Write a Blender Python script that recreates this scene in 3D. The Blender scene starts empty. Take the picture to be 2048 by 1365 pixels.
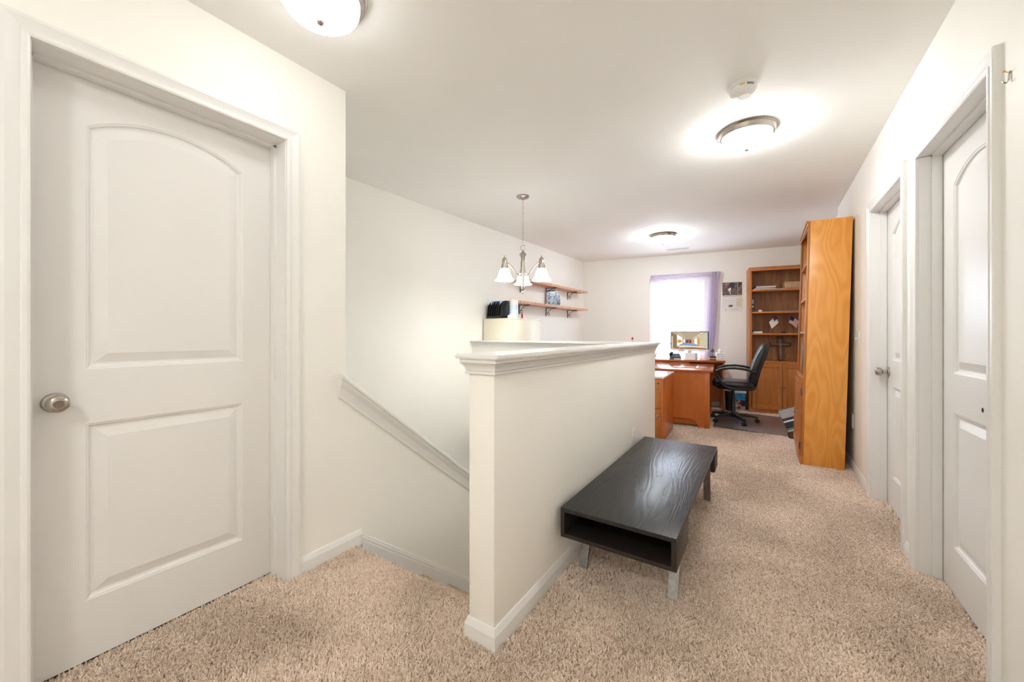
import bpy, bmesh, math, random
from mathutils import Vector, Matrix
random.seed(7)
PI = math.pi
scene = bpy.context.scene
COL = scene.collection

# ------------------------------------------------------------------ camera
F_PX, CX, CY, W_PX, H_PX = 770.0, 1024.0, 668.0, 2048.0, 1365.0
YAW = math.atan((1533.0 - 1024.0) / F_PX)
CAM_H = 1.16
cam = bpy.data.cameras.new('camera')
cam.sensor_width = 36.0
cam.lens = F_PX / W_PX * 36.0
cam.shift_y = -(H_PX / 2 - CY) / W_PX
cam.clip_start = 0.02
cam.clip_end = 200
cam_ob = bpy.data.objects.new('camera', cam)
COL.objects.link(cam_ob)
cam_ob.location = (0, 0, CAM_H)
cam_ob.rotation_euler = (PI / 2, 0, YAW)
scene.camera = cam_ob

# ------------------------------------------------------------------ world, exposure
world = bpy.data.worlds.new('sky')
scene.world = world
world.use_nodes = True
bg = world.node_tree.nodes['Background']
bg.inputs[0].default_value = (0.76, 0.90, 1.0, 1)
bg.inputs[1].default_value = 3.4
scene.view_settings.view_transform = 'Standard'
scene.view_settings.look = 'None'
scene.view_settings.gamma = 1.0
scene.view_settings.use_curve_mapping = False
scene.view_settings.exposure = 2.06
LAMP_COL = (0.985, 0.995, 0.985)
LAMP_STRENGTH = 24.0
try:
    scene.cycles.max_bounces = 12
    scene.cycles.diffuse_bounces = 8
    scene.cycles.transparent_max_bounces = 16
except Exception:
    pass

# ------------------------------------------------------------------ materials
def S(r, g, b):
    def f(v):
        v /= 255.0
        return v / 12.92 if v <= 0.04045 else ((v + 0.055) / 1.055) ** 2.4
    return (f(r), f(g), f(b), 1)

class N:
    def __init__(s, name):
        s.m = bpy.data.materials.new(name)
        s.m.use_nodes = True
        s.t = s.m.node_tree
        s.b = s.t.nodes['Principled BSDF']
        s.out = s.t.nodes['Material Output']
    def n(s, typ, **k):
        x = s.t.nodes.new(typ)
        for a, v in k.items():
            if a.startswith('i_'):
                key = a[2:].replace('_', ' ')
                x.inputs[key].default_value = v
            else:
                setattr(x, a, v)
        return x
    def l(s, a, b):
        s.t.links.new(a, b)
    def set(s, **k):
        for a, v in k.items():
            s.b.inputs[a.replace('_', ' ')].default_value = v
    def ramp(s, fac, stops):
        r = s.n('ShaderNodeValToRGB')
        e = r.color_ramp.elements
        while len(e) < len(stops):
            e.new(0.5)
        for i, (p, c) in enumerate(stops):
            e[i].position = p
            e[i].color = c
        s.l(fac, r.inputs[0])
        return r
    def coords(s, scale=(1, 1, 1), rot=(0, 0, 0), kind='Object'):
        tc = s.n('ShaderNodeTexCoord')
        mp = s.n('ShaderNodeMapping')
        mp.inputs['Scale'].default_value = scale
        mp.inputs['Rotation'].default_value = rot
        s.l(tc.outputs[kind], mp.inputs[0])
        return mp.outputs[0]
    def bump(s, height, strength=0.2, dist=0.002):
        bp = s.n('ShaderNodeBump')
        bp.inputs['Strength'].default_value = strength
        bp.inputs['Distance'].default_value = dist
        s.l(height, bp.inputs['Height'])
        s.l(bp.outputs[0], s.b.inputs['Normal'])

def plain(name, col, rough=0.5, metal=0.0, spec=0.5, noise=0.0, nscale=30, **k):
    a = N(name)
    a.set(Base_Color=col, Roughness=rough, Metallic=metal)
    a.b.inputs['Specular IOR Level'].default_value = spec
    for kk, v in k.items():
        a.b.inputs[kk.replace('_', ' ')].default_value = v
    if noise:
        v = a.coords()
        nz = a.n('ShaderNodeTexNoise', i_Scale=nscale, i_Detail=4.0)
        a.l(v, nz.inputs['Vector'])
        lo = tuple(c * (1 - noise) for c in col[:3]) + (1,)
        hi = tuple(min(1, c * (1 + noise)) for c in col[:3]) + (1,)
        r = a.ramp(nz.outputs[0], [(0.35, lo), (0.65, hi)])
        a.l(r.outputs[0], a.b.inputs['Base Color'])
    return a.m

def painted(name, col, rough, bump=0.12, scale=260):
    a = N(name)
    a.set(Base_Color=col, Roughness=rough)
    a.b.inputs['Specular IOR Level'].default_value = 0.3
    v = a.coords()
    nz = a.n('ShaderNodeTexNoise', i_Scale=scale, i_Detail=3.0)
    a.l(v, nz.inputs['Vector'])
    a.bump(nz.outputs[0], bump, 0.001)
    nz2 = a.n('ShaderNodeTexNoise', i_Scale=1.3, i_Detail=2.0)
    a.l(v, nz2.inputs['Vector'])
    lo = tuple(c * 0.975 for c in col[:3]) + (1,)
    r = a.ramp(nz2.outputs[0], [(0.35, lo), (0.65, col)])
    a.l(r.outputs[0], a.b.inputs['Base Color'])
    return a.m

def wood(name, light, dark, grain=(1, 1, 14), rot=(0, 0, 0), scale=3.0, distort=6.0, rough=0.35, bump=0.04, mid=None, ring=False):
    """grain: mapping scale, small along the fibre; ring: cathedral figure of rotary-cut veneer"""
    a = N(name)
    v = a.coords(scale=grain, rot=rot)
    nz = a.n('ShaderNodeTexNoise', i_Scale=scale, i_Detail=2.2 if ring else 3.0, i_Distortion=0.2)
    a.l(v, nz.inputs['Vector'])
    if ring:
        mu = a.n('ShaderNodeMath', operation='MULTIPLY'); mu.inputs[1].default_value = distort
        a.l(nz.outputs[0], mu.inputs[0])
        pp = a.n('ShaderNodeMath', operation='PINGPONG'); pp.inputs[1].default_value = 1.0
        a.l(mu.outputs[0], pp.inputs[0])
        src = pp.outputs[0]
    else:
        src = nz.outputs[0]
    fine = a.n('ShaderNodeTexNoise', i_Scale=scale * 9, i_Detail=4.0)
    a.l(v, fine.inputs['Vector'])
    mx = a.n('ShaderNodeMixRGB', blend_type='MIX')
    mx.inputs[0].default_value = 0.4
    a.l(src, mx.inputs[1])
    a.l(fine.outputs[0], mx.inputs[2])
    md = mid or tuple((x + y) / 2 for x, y in zip(light, dark))
    lo, hi = (0.12, 0.88) if ring else (0.30, 0.70)
    r = a.ramp(mx.outputs[0], [(lo, dark), (0.5, md), (hi, light)])
    a.l(r.outputs[0], a.b.inputs['Base Color'])
    a.set(Roughness=rough)
    a.bump(mx.outputs[0], bump, 0.002)
    return a.m

M = {}
M['wall'] = painted('cream_wall_paint', (0.90, 0.885, 0.835, 1), 0.55)
M['ceil'] = painted('ceiling_paint', (0.90, 0.893, 0.872, 1), 0.8, 0.2, 200)
M['trim'] = painted('white_trim_gloss', (0.82, 0.815, 0.80, 1), 0.28, 0.05, 90)
M['doorwhite'] = painted('white_door_satin', (0.80, 0.79, 0.775, 1), 0.30, 0.08, 120)
M['nickel'] = plain('brushed_nickel', (0.46, 0.42, 0.37, 1), 0.25, 1.0, noise=0.08, nscale=120)
M['nickel_dark'] = plain('darker_nickel', (0.25, 0.22, 0.19, 1), 0.35, 1.0, noise=0.08)  # darker nickel tone for hinges, key ring, boss and lens
M['chrome'] = plain('steel_legs', (0.33, 0.33, 0.325, 1), 0.32, 1.0, noise=0.15, nscale=60)
M['black_plastic'] = plain('black_plastic', (0.012, 0.012, 0.014, 1), 0.38, noise=0.1)
M['black_leather'] = plain('black_leather', (0.012, 0.013, 0.017, 1), 0.32, noise=0.15, nscale=90)
M['iron'] = plain('wrought_iron', (0.015, 0.016, 0.02, 1), 0.5, 0.4, noise=0.1)
M['white_plastic'] = plain('white_plastic', (0.82, 0.81, 0.79, 1), 0.35, noise=0.02)
M['paper'] = plain('white_paper', (0.82, 0.82, 0.80, 1), 0.7, noise=0.02)
M['paper_grey'] = plain('grey_print', (0.45, 0.45, 0.46, 1), 0.7, noise=0.06)
M['dark_gap'] = plain('dark_gap', (0.02, 0.018, 0.016, 1), 0.9, noise=0.05)
M['beige_metal'] = plain('beige_cabinet_metal', (0.74, 0.69, 0.56, 1), 0.35, noise=0.02)
M['cardboard'] = plain('cardboard', (0.46, 0.29, 0.16, 1), 0.8, noise=0.06)
M['navy'] = plain('navy_cloth', (0.02, 0.02, 0.07, 1), 0.8, noise=0.08)
M['red'] = plain('red_cloth', (0.35, 0.02, 0.03, 1), 0.7, noise=0.08)
M['redtag'] = plain('red_tag', (0.62, 0.01, 0.04, 1), 0.5, noise=0.05)
M['white_cloth'] = plain('white_cloth', (0.78, 0.76, 0.73, 1), 0.8, noise=0.03)
M['blue'] = plain('blue_plastic', (0.03, 0.16, 0.45, 1), 0.5, noise=0.08)
M['skyblue'] = plain('sky_blue_print', (0.03, 0.28, 0.60, 1), 0.5, noise=0.25, nscale=12)
M['skin'] = plain('tan_print', (0.60, 0.40, 0.30, 1), 0.6, noise=0.1)
M['teal'] = plain('teal_print', (0.10, 0.30, 0.24, 1), 0.6, noise=0.08)
M['orange'] = plain('orange_print', (0.75, 0.20, 0.04, 1), 0.6, noise=0.08)
M['brownprint'] = plain('brown_print', (0.16, 0.10, 0.085, 1), 0.6, noise=0.45, nscale=45)
M['slateprint'] = plain('slate_print', (0.03, 0.04, 0.055, 1), 0.6, noise=0.2, nscale=40)
M['yellow'] = plain('yellow_sticker', (0.80, 0.58, 0.03, 1), 0.5, noise=0.05)
M['lightblue'] = plain('pale_blue_plastic', (0.66, 0.77, 0.90, 1), 0.4, noise=0.06)
M['bezel'] = plain('blue_black_bezel', (0.02, 0.045, 0.12, 1), 0.2, noise=0.05)
M['cream_card'] = plain('cream_card', (0.75, 0.66, 0.50, 1), 0.6, noise=0.05)
M['maple_side'] = wood('maple_plywood', S(233, 168, 84), S(221, 148, 64), grain=(2.4, 2.4, 0.55), scale=1.3, distort=34.0, rough=0.33, ring=True, bump=0.02, mid=S(228, 158, 72))
M['honey'] = wood('honey_oak', S(200, 128, 62), S(160, 90, 36), grain=(14, 14, 1), scale=2.0, distort=3.0, rough=0.32)
M['honey_h'] = wood('honey_oak_horizontal', S(204, 132, 62), S(165, 92, 38), grain=(1, 14, 14), scale=2.0, distort=3.0, rough=0.32)
M['back_oak'] = wood('brown_oak_back', S(172, 116, 68), S(112, 66, 34), grain=(12, 12, 0.9), scale=1.9, distort=4.0, rough=0.45)
M['cherry'] = wood('cherry_desk', S(206, 120, 54), S(182, 98, 40), grain=(6, 6, 1.6), scale=1.6, distort=2.0, rough=0.28)
M['cherry_top'] = wood('cherry_desk_top', S(190, 108, 54), S(150, 74, 34), grain=(1, 6, 6), scale=1.4, distort=2.0, rough=0.14)
M['shelfwood'] = wood('pink_pine_shelf', S(228, 184, 154), S(194, 142, 112), grain=(8, 1, 8), scale=1.5, distort=2.0, rough=0.5)
M['darkwood'] = wood('carved_walnut', S(110, 72, 42), S(40, 22, 12), grain=(10, 10, 2), scale=3.0, distort=4.0, rough=0.35)

def make_blackwood():
    a = N('black_ash_veneer')
    v = a.coords(scale=(5.0, 0.42, 4.0))
    nz = a.n('ShaderNodeTexNoise', i_Scale=1.1, i_Detail=2.0, i_Distortion=0.5)
    a.l(v, nz.inputs['Vector'])
    mu = a.n('ShaderNodeMath', operation='MULTIPLY')
    mu.inputs[1].default_value = 20.0
    a.l(nz.outputs[0], mu.inputs[0])
    fr = a.n('ShaderNodeMath', operation='PINGPONG')
    fr.inputs[1].default_value = 0.5
    a.l(mu.outputs[0], fr.inputs[0])
    v2 = a.coords(scale=(260, 14, 200))
    fn = a.n('ShaderNodeTexNoise', i_Scale=1.0, i_Detail=3.0)
    a.l(v2, fn.inputs['Vector'])
    mixh = a.n('ShaderNodeMath', operation='MULTIPLY_ADD')
    mixh.inputs[1].default_value = 0.35
    a.l(fn.outputs[0], mixh.inputs[0])
    a.l(fr.outputs[0], mixh.inputs[2])
    r = a.ramp(mixh.outputs[0], [(0.1, (0.006, 0.006, 0.006, 1)), (0.35, (0.017, 0.016, 0.016, 1)), (0.8, (0.020, 0.019, 0.019, 1))])
    a.l(r.outputs[0], a.b.inputs['Base Color'])
    rr = a.ramp(mixh.outputs[0], [(0.1, (0.55, 0.55, 0.55, 1)), (0.25, (0.33, 0.33, 0.33, 1))])
    a.l(rr.outputs[0], a.b.inputs['Roughness'])
    a.bump(mixh.outputs[0], 0.5, 0.0016)
    return a.m
M['blackwood'] = make_blackwood()
M['blackwood_edge'] = plain('black_brown_edge', (0.022, 0.015, 0.012, 1), 0.45, noise=0.25, nscale=70)

def make_carpet(name, tuft):
    a = N(name)
    geo = a.n('ShaderNodeNewGeometry')
    big = a.n('ShaderNodeTexNoise', i_Scale=1.6, i_Detail=4.0, i_Distortion=0.4)
    a.l(geo.outputs['Position'], big.inputs['Vector'])
    small = a.n('ShaderNodeTexNoise', i_Scale=95.0, i_Detail=5.0)
    a.l(geo.outputs['Position'], small.inputs['Vector'])
    if tuft:
        oi = a.n('ShaderNodeObjectInfo')
        src = oi.outputs['Random']
    else:
        src = small.outputs[0]
    r = a.ramp(src, [(0.0 if tuft else 0.3, (0.64, 0.50, 0.40, 1) if tuft else (0.46, 0.35, 0.27, 1)), (0.5, (0.83, 0.70, 0.59, 1) if tuft else (0.60, 0.47, 0.375, 1)), (1.0 if tuft else 0.7, (0.93, 0.82, 0.72, 1) if tuft else (0.70, 0.57, 0.465, 1))])
    r2 = a.ramp(big.outputs[0], [(0.36, (0.76, 0.73, 0.70, 1)), (0.62, (1, 1, 1, 1))])
    mx = a.n('ShaderNodeMixRGB', blend_type='MULTIPLY')
    mx.inputs[0].default_value = 1.0
    a.l(r.outputs[0], mx.inputs[1])
    a.l(r2.outputs[0], mx.inputs[2])
    a.l(mx.outputs[0], a.b.inputs['Base Color'])
    a.set(Roughness=0.95)
    a.b.inputs['Specular IOR Level'].default_value = 0.1
    if not tuft:
        a.bump(small.outputs[0], 1.0, 0.012)
    return a.m
M['carpet'] = make_carpet('carpet_base', False)
M['tuft'] = make_carpet('carpet_tuft', True)

def emit(name, col, st, base=(0.9, 0.9, 0.9, 1)):
    a = N(name)
    a.set(Base_Color=base, Roughness=0.3)
    a.b.inputs['Emission Color'].default_value = tuple(col[:3]) + (1,)
    a.b.inputs['Emission Strength'].default_value = st
    return a.m
M['lampglass'] = emit('lit_alabaster_glass', LAMP_COL, LAMP_STRENGTH)
M['shade'] = emit('lit_shade_glass', LAMP_COL, 1.6)
M['bulb'] = emit('lit_bulb', LAMP_COL, 30.0)

def make_glass():
    a = N('window_glass')
    tr = a.n('ShaderNodeBsdfTransparent')
    gl = a.n('ShaderNodeBsdfGlossy')
    gl.inputs['Roughness'].default_value = 0.02
    mx = a.n('ShaderNodeMixShader')
    mx.inputs[0].default_value = 0.06
    a.l(tr.outputs[0], mx.inputs[1]); a.l(gl.outputs[0], mx.inputs[2])
    a.l(mx.outputs[0], a.out.inputs[0])
    return a.m
M['glass'] = make_glass()

def make_sheer(name, col, transp, tl=0.6):
    a = N(name)
    tr = a.n('ShaderNodeBsdfTransparent')
    tr.inputs[0].default_value = (0.97, 0.95, 1.0, 1)
    ts = a.n('ShaderNodeBsdfTranslucent'); ts.inputs[0].default_value = col
    df = a.n('ShaderNodeBsdfDiffuse'); df.inputs[0].default_value = col
    m1 = a.n('ShaderNodeMixShader'); m1.inputs[0].default_value = 1 - tl
    a.l(ts.outputs[0], m1.inputs[1]); a.l(df.outputs[0], m1.inputs[2])
    nz = a.n('ShaderNodeTexNoise', i_Scale=40.0, i_Detail=2.0)
    a.l(a.coords(), nz.inputs['Vector'])
    ad = a.n('ShaderNodeMath', operation='MULTIPLY_ADD')
    ad.inputs[1].default_value = 0.08; ad.inputs[2].default_value = transp - 0.04
    a.l(nz.outputs[0], ad.inputs[0])
    m2 = a.n('ShaderNodeMixShader')
    a.l(ad.outputs[0], m2.inputs[0])
    a.l(m1.outputs[0], m2.inputs[1]); a.l(tr.outputs[0], m2.inputs[2])
    a.l(m2.outputs[0], a.out.inputs[0])
    return a.m
M['sheer'] = make_sheer('sheer_lilac_voile', (0.88, 0.85, 0.93, 1), 0.86)
M['lilac'] = make_sheer('gathered_lilac_voile', (0.66, 0.57, 0.70, 1), 0.10, 0.30)

def make_mat():
    a = N('dark_vinyl_chair_mat')
    a.set(Base_Color=(0.16, 0.13, 0.14, 1), Roughness=0.22)
    nz = a.n('ShaderNodeTexNoise', i_Scale=3.0, i_Detail=4.0)
    a.l(a.coords(), nz.inputs['Vector'])
    r = a.ramp(nz.outputs[0], [(0.3, (0.19, 0.155, 0.175, 1)), (0.7, (0.27, 0.21, 0.20, 1))])
    a.l(r.outputs[0], a.b.inputs['Base Color'])
    return a.m
M['mat'] = make_mat()

def make_agate():
    a = N('blue_agate_pattern')
    v = a.coords(scale=(1, 1, 1))
    nz = a.n('ShaderNodeTexNoise', i_Scale=11.0, i_Detail=5.0, i_Distortion=1.8)
    a.l(v, nz.inputs['Vector'])
    r = a.ramp(nz.outputs[0], [(0.25, (0.01, 0.015, 0.025, 1)), (0.40, (0.05, 0.09, 0.14, 1)), (0.5, (0.50, 0.58, 0.68, 1)), (0.56, (0.08, 0.12, 0.20, 1)), (0.64, (0.42, 0.50, 0.62, 1)), (0.75, (0.30, 0.15, 0.10, 1))])
    a.l(r.outputs[0], a.b.inputs['Base Color'])
    a.set(Roughness=0.25)
    return a.m
M['agate'] = make_agate()

# ------------------------------------------------------------------ mesh helpers
class B:
    def __init__(s):
        s.bm = bmesh.new()
        s.mi = 0
    def _v(s, p): return s.bm.verts.new(p)
    def face(s, pts, mi=None):
        f = s.bm.faces.new([s._v(p) for p in pts])
        f.material_index = s.mi if mi is None else mi
        return f
    def box(s, x0, x1, y0, y1, z0, z1, bev=0.0, seg=2):
        vs = [s._v((x, y, z)) for z in (z0, z1) for y in (y0, y1) for x in (x0, x1)]
        fs = []
        for q in ((0, 2, 3, 1), (4, 5, 7, 6), (0, 1, 5, 4), (2, 6, 7, 3), (0, 4, 6, 2), (1, 3, 7, 5)):
            f = s.bm.faces.new([vs[i] for i in q]); f.material_index = s.mi; fs.append(f)
        if bev:
            es = list({e for f in fs for e in f.edges})
            r = bmesh.ops.bevel(s.bm, geom=es, offset=bev, segments=seg, affect='EDGES', profile=0.5)
            for f in r['faces']: f.material_index = s.mi
        return s
    def obox(s, c, ax, ay, az, bev=0.0):
        """oriented box: centre and three half-axis vectors"""
        c, ax, ay, az = Vector(c), Vector(ax), Vector(ay), Vector(az)
        vs = [s._v(c + ax * i + ay * j + az * k) for k in (-1, 1) for j in (-1, 1) for i in (-1, 1)]
        fs = []
        for q in ((0, 2, 3, 1), (4, 5, 7, 6), (0, 1, 5, 4), (2, 6, 7, 3), (0, 4, 6, 2), (1, 3, 7, 5)):
            f = s.bm.faces.new([vs[i] for i in q]); f.material_index = s.mi; fs.append(f)
        if bev:
            es = list({e for f in fs for e in f.edges})
            r = bmesh.ops.bevel(s.bm, geom=es, offset=bev, segments=2, affect='EDGES', profile=0.5)
            for f in r['faces']: f.material_index = s.mi
        return s
    def loft(s, rings, closed=True, cap=True):
        R = [[s._v(p) for p in r] for r in rings]
        n = len(R[0])
        for a, b in zip(R[:-1], R[1:]):
            for i in range(n if closed else n - 1):
                j = (i + 1) % n
                f = s.bm.faces.new((a[i], a[j], b[j], b[i])); f.material_index = s.mi
        if cap and closed:
            f = s.bm.faces.new(R[0][::-1]); f.material_index = s.mi
            f = s.bm.faces.new(R[-1]); f.material_index = s.mi
        return s
    def lathe(s, prof, c=(0, 0, 0), axis=(0, 0, 1), n=32, cap=True):
        """prof: [(r, h)] along axis"""
        ax = Vector(axis).normalized()
        u = ax.orthogonal().normalized(); w = ax.cross(u)
        c = Vector(c)
        rings = []
        for r, h in prof:
            r = max(r, 1e-4)
            rings.append([c + ax * h + (u * math.cos(t) + w * math.sin(t)) * r for t in [2 * PI * i / n for i in range(n)]])
        return s.loft(rings, True, cap)
    def tube(s, pts, r, n=8, cap=True):
        pts = [Vector(p) for p in pts]
        rs = r if isinstance(r, (list, tuple)) else [r] * len(pts)
        rings = []
        prev = None
        for i, p in enumerate(pts):
            d = (pts[min(i + 1, len(pts) - 1)] - pts[max(i - 1, 0)]).normalized()
            if prev is None:
                u = d.orthogonal().normalized()
            else:
                u = (prev - d * prev.dot(d)).normalized()
            prev = u
            w = d.cross(u)
            rings.append([p + (u * math.cos(t) + w * math.sin(t)) * rs[i] for t in [2 * PI * k / n for k in range(n)]])
        return s.loft(rings, True, cap)
    def band(s, pts, side, hw, th):
        """flat strap along pts: half width hw along 'side', thickness th"""
        pts = [Vector(p) for p in pts]; side = Vector(side).normalized()
        rings = []
        for i, p in enumerate(pts):
            d = (pts[min(i + 1, len(pts) - 1)] - pts[max(i - 1, 0)]).normalized()
            nrm = d.cross(side).normalized()
            t = th[i] if isinstance(th, (list, tuple)) else th
            h = hw[i] if isinstance(hw, (list, tuple)) else hw
            q = []
            for a in range(12):
                an = 2 * PI * a / 12
                ca, sa = math.cos(an), math.sin(an)
                q.append(p + side * h * math.copysign(abs(ca) ** 0.5, ca) + nrm * t * math.copysign(abs(sa) ** 0.5, sa))
            rings.append(q)
        return s.loft(rings)
    def prism(s, poly, f, a, b):
        """poly of 2D points, f(u, v, w) -> 3D; extruded from w=a to w=b"""
        return s.loft([[f(u, v, a) for u, v in poly], [f(u, v, b) for u, v in poly]])
    def sweep(s, path, prof, f, closed=False):
        """path in a plane (u, v); prof [(p, q)]: p outward (left of travel), q out of plane; mitred"""
        n = len(path)
        P2 = [Vector(p) for p in path]
        rings = []
        for i in range(n):
            if closed:
                d0 = (P2[i] - P2[i - 1]).normalized(); d1 = (P2[(i + 1) % n] - P2[i]).normalized()
            else:
                d0 = (P2[i] - P2[i - 1]).normalized() if i else (P2[1] - P2[0]).normalized()
                d1 = (P2[i + 1] - P2[i]).normalized() if i < n - 1 else d0
            n0 = Vector((-d0.y, d0.x)); n1 = Vector((-d1.y, d1.x))
            m = (n0 + n1); m = m / max(1e-6, m.dot(n0))
            rings.append([f(P2[i].x + m.x * p, P2[i].y + m.y * p, q) for p, q in prof])
        if closed: rings.append(rings[0])
        return s.loft(rings, True, not closed)
    def done(s, name, mats, parent=None, smooth=40, matrix=None):
        bmesh.ops.remove_doubles(s.bm, verts=s.bm.verts, dist=1e-6)
        bmesh.ops.recalc_face_normals(s.bm, faces=s.bm.faces)
        me = bpy.data.meshes.new(name)
        s.bm.to_mesh(me); s.bm.free()
        if not isinstance(mats, (list, tuple)): mats = [mats]
        for m in mats: me.materials.append(M[m] if isinstance(m, str) else m)
        if smooth:
            for p in me.polygons: p.use_smooth = True
            me.set_sharp_from_angle(angle=math.radians(smooth))
        o = bpy.data.objects.new(name, me)
        COL.objects.link(o)
        if parent: o.parent = parent
        if matrix: o.matrix_local = matrix
        return o

def tag(o, label, cat=None, group=None, kind=None):
    o['label'] = label
    if cat: o['category'] = cat
    if group: o['group'] = group
    if kind: o['kind'] = kind
    return o
def thing(name, label, cat, loc=(0, 0, 0), rz=0.0, group=None, rx=0.0, ry=0.0):
    o = bpy.data.objects.new(name, None)
    o.empty_display_size = 0.1
    COL.objects.link(o)
    o.location = loc; o.rotation_euler = (rx, ry, rz)
    return tag(o, label, cat, group)
def struct_root(name, label, loc=(0, 0, 0), rz=0.0):
    o = bpy.data.objects.new(name, None); COL.objects.link(o)
    o.location = loc; o.rotation_euler = (0, 0, rz)
    return tag(o, label, kind='structure')
def struct(o, label):
    return tag(o, label, kind='structure')
def bxo(name, mat, parent, dims, bev=0.0, smooth=40):
    return B().box(*dims, bev=bev).done(name, mat, parent, smooth)
XYZ = lambda u, v, w: (u, v, w)

# ------------------------------------------------------------------ layout
XR, XL = 0.61, -1.87          # right and left wall faces
CEIL = 2.45
YB = -1.6                      # wall behind the camera
FA = math.radians(9.594)       # far wall runs slightly skew to the hall
FO = Vector((-2.745, 6.483, 0))
FE = Vector((math.cos(FA), math.sin(FA), 0)); FN = Vector((-math.sin(FA), math.cos(FA), 0))
def FW(s, off, z=0.0):
    p = FO + FE * s - FN * off
    return (p.x, p.y, z)
SL0, SL1 = Vector((-2.905, 1.24, 0)), Vector((-2.745, 6.483, 0))   # stair-side wall
LOW = -2.75                    # lower storey floor
HWX0, HWX1 = -0.948, -0.830    # half wall faces
HWY0, HWY1 = 1.137, 3.57
NOSE = 1.285

# ------------------------------------------------------------------ floor, ceiling
b = B()
b.box(-2.12, 0.80, YB - 0.1, NOSE - 0.012, -0.28, 0.0)
b.box(HWX0 + 0.01, 0.80, NOSE - 0.012, 7.4, -0.28, 0.0)
b.box(-3.1, HWX0 + 0.01, 3.45, 7.4, -0.28, 0.0)
floor = struct(b.done('floor', 'carpet'), 'beige plush carpeted hallway and landing floor')
b = B(); b.box(-3.2, 0.9, YB - 0.1, 7.5, CEIL, CEIL + 0.1)
struct(b.done('ceiling', 'ceil'), 'smooth off-white painted ceiling')

# carpet nosing and steps going down along the hall direction
RISE, RUN = 0.197, 0.246
st = struct_root('stairs', 'carpeted stairs going down behind the half wall')
nb = B()
nb.tube([(XL + 0.002, NOSE - 0.012, -0.018), (HWX0 - 0.002, NOSE - 0.012, -0.018)], 0.018, 12)
nb.box(XL + 0.002, HWX0 - 0.002, NOSE - 0.03, NOSE - 0.012, -0.28, -0.02)
nb.done('nosing', 'carpet', st)
for k in range(1, 13):
    z = -RISE * k; y = NOSE - 0.03 + RUN * (k - 1)
    if y > 3.3: break
    sb = B()
    sb.box(XL + 0.002, HWX0 - 0.002, y, min(y + RUN + 0.02, 3.44), z - 0.3, z, bev=0.012)
    sb.done('step', 'carpet', st)
struct(bxo('floor_lower', 'carpet', None, (-3.1, HWX1, 1.0, 3.6, LOW - 0.1, LOW)), 'carpeted lower landing at the foot of the stairs')

# ------------------------------------------------------------------ doors (profiles)
CASE = [(0.0, 0.0), (0.0, 0.011), (0.006, 0.014), (0.016, 0.014), (0.019, 0.010), (0.036, 0.014), (0.048, 0.019), (0.058, 0.019), (0.060, 0.015), (0.060, 0.0)]
BASE = [(0.0, 0.0), (0.013, 0.0), (0.013, 0.058), (0.010, 0.066), (0.009, 0.070), (0.006, 0.078), (0.004, 0.083), (0.0, 0.083)]

def offset_loop(loop, d):
    """inset a CCW loop by d (towards the inside)"""
    n = len(loop); out = []
    for i in range(n):
        p0, p1, p2 = Vector(loop[i - 1]), Vector(loop[i]), Vector(loop[(i + 1) % n])
        d0 = (p1 - p0).normalized(); d1 = (p2 - p1).normalized()
        n0 = Vector((-d0.y, d0.x)); n1 = Vector((-d1.y, d1.x))
        m = n0 + n1; m = m / max(1e-6, m.dot(n0))
        out.append(tuple(p1 + m * d))
    return out

def panel_loops(y0, y1, ups, lows, d=0.0):
    """arched upper loop and square lower loop, both inset by d"""
    a, c = ups[0], ups[1]
    w = y1 - y0
    n = 20
    peak = ups[2] - c
    R = (w * w / 4 + peak * peak) / (2 * peak)
    cz_ = c + peak - R
    R2 = R - d
    t0 = math.asin((w / 2 - d) / R2)
    arch = []
    for i in range(n + 1):
        t = t0 - 2 * t0 * i / n
        arch.append(((y0 + y1) / 2 + R2 * math.sin(t), cz_ + R2 * math.cos(t)))
    return ([(y0 + d, a + d), (y1 - d, a + d)] + arch,
            [(y0 + d, lows[0] + d), (y1 - d, lows[0] + d), (y1 - d, lows[1] - d), (y0 + d, lows[1] - d)])

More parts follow.
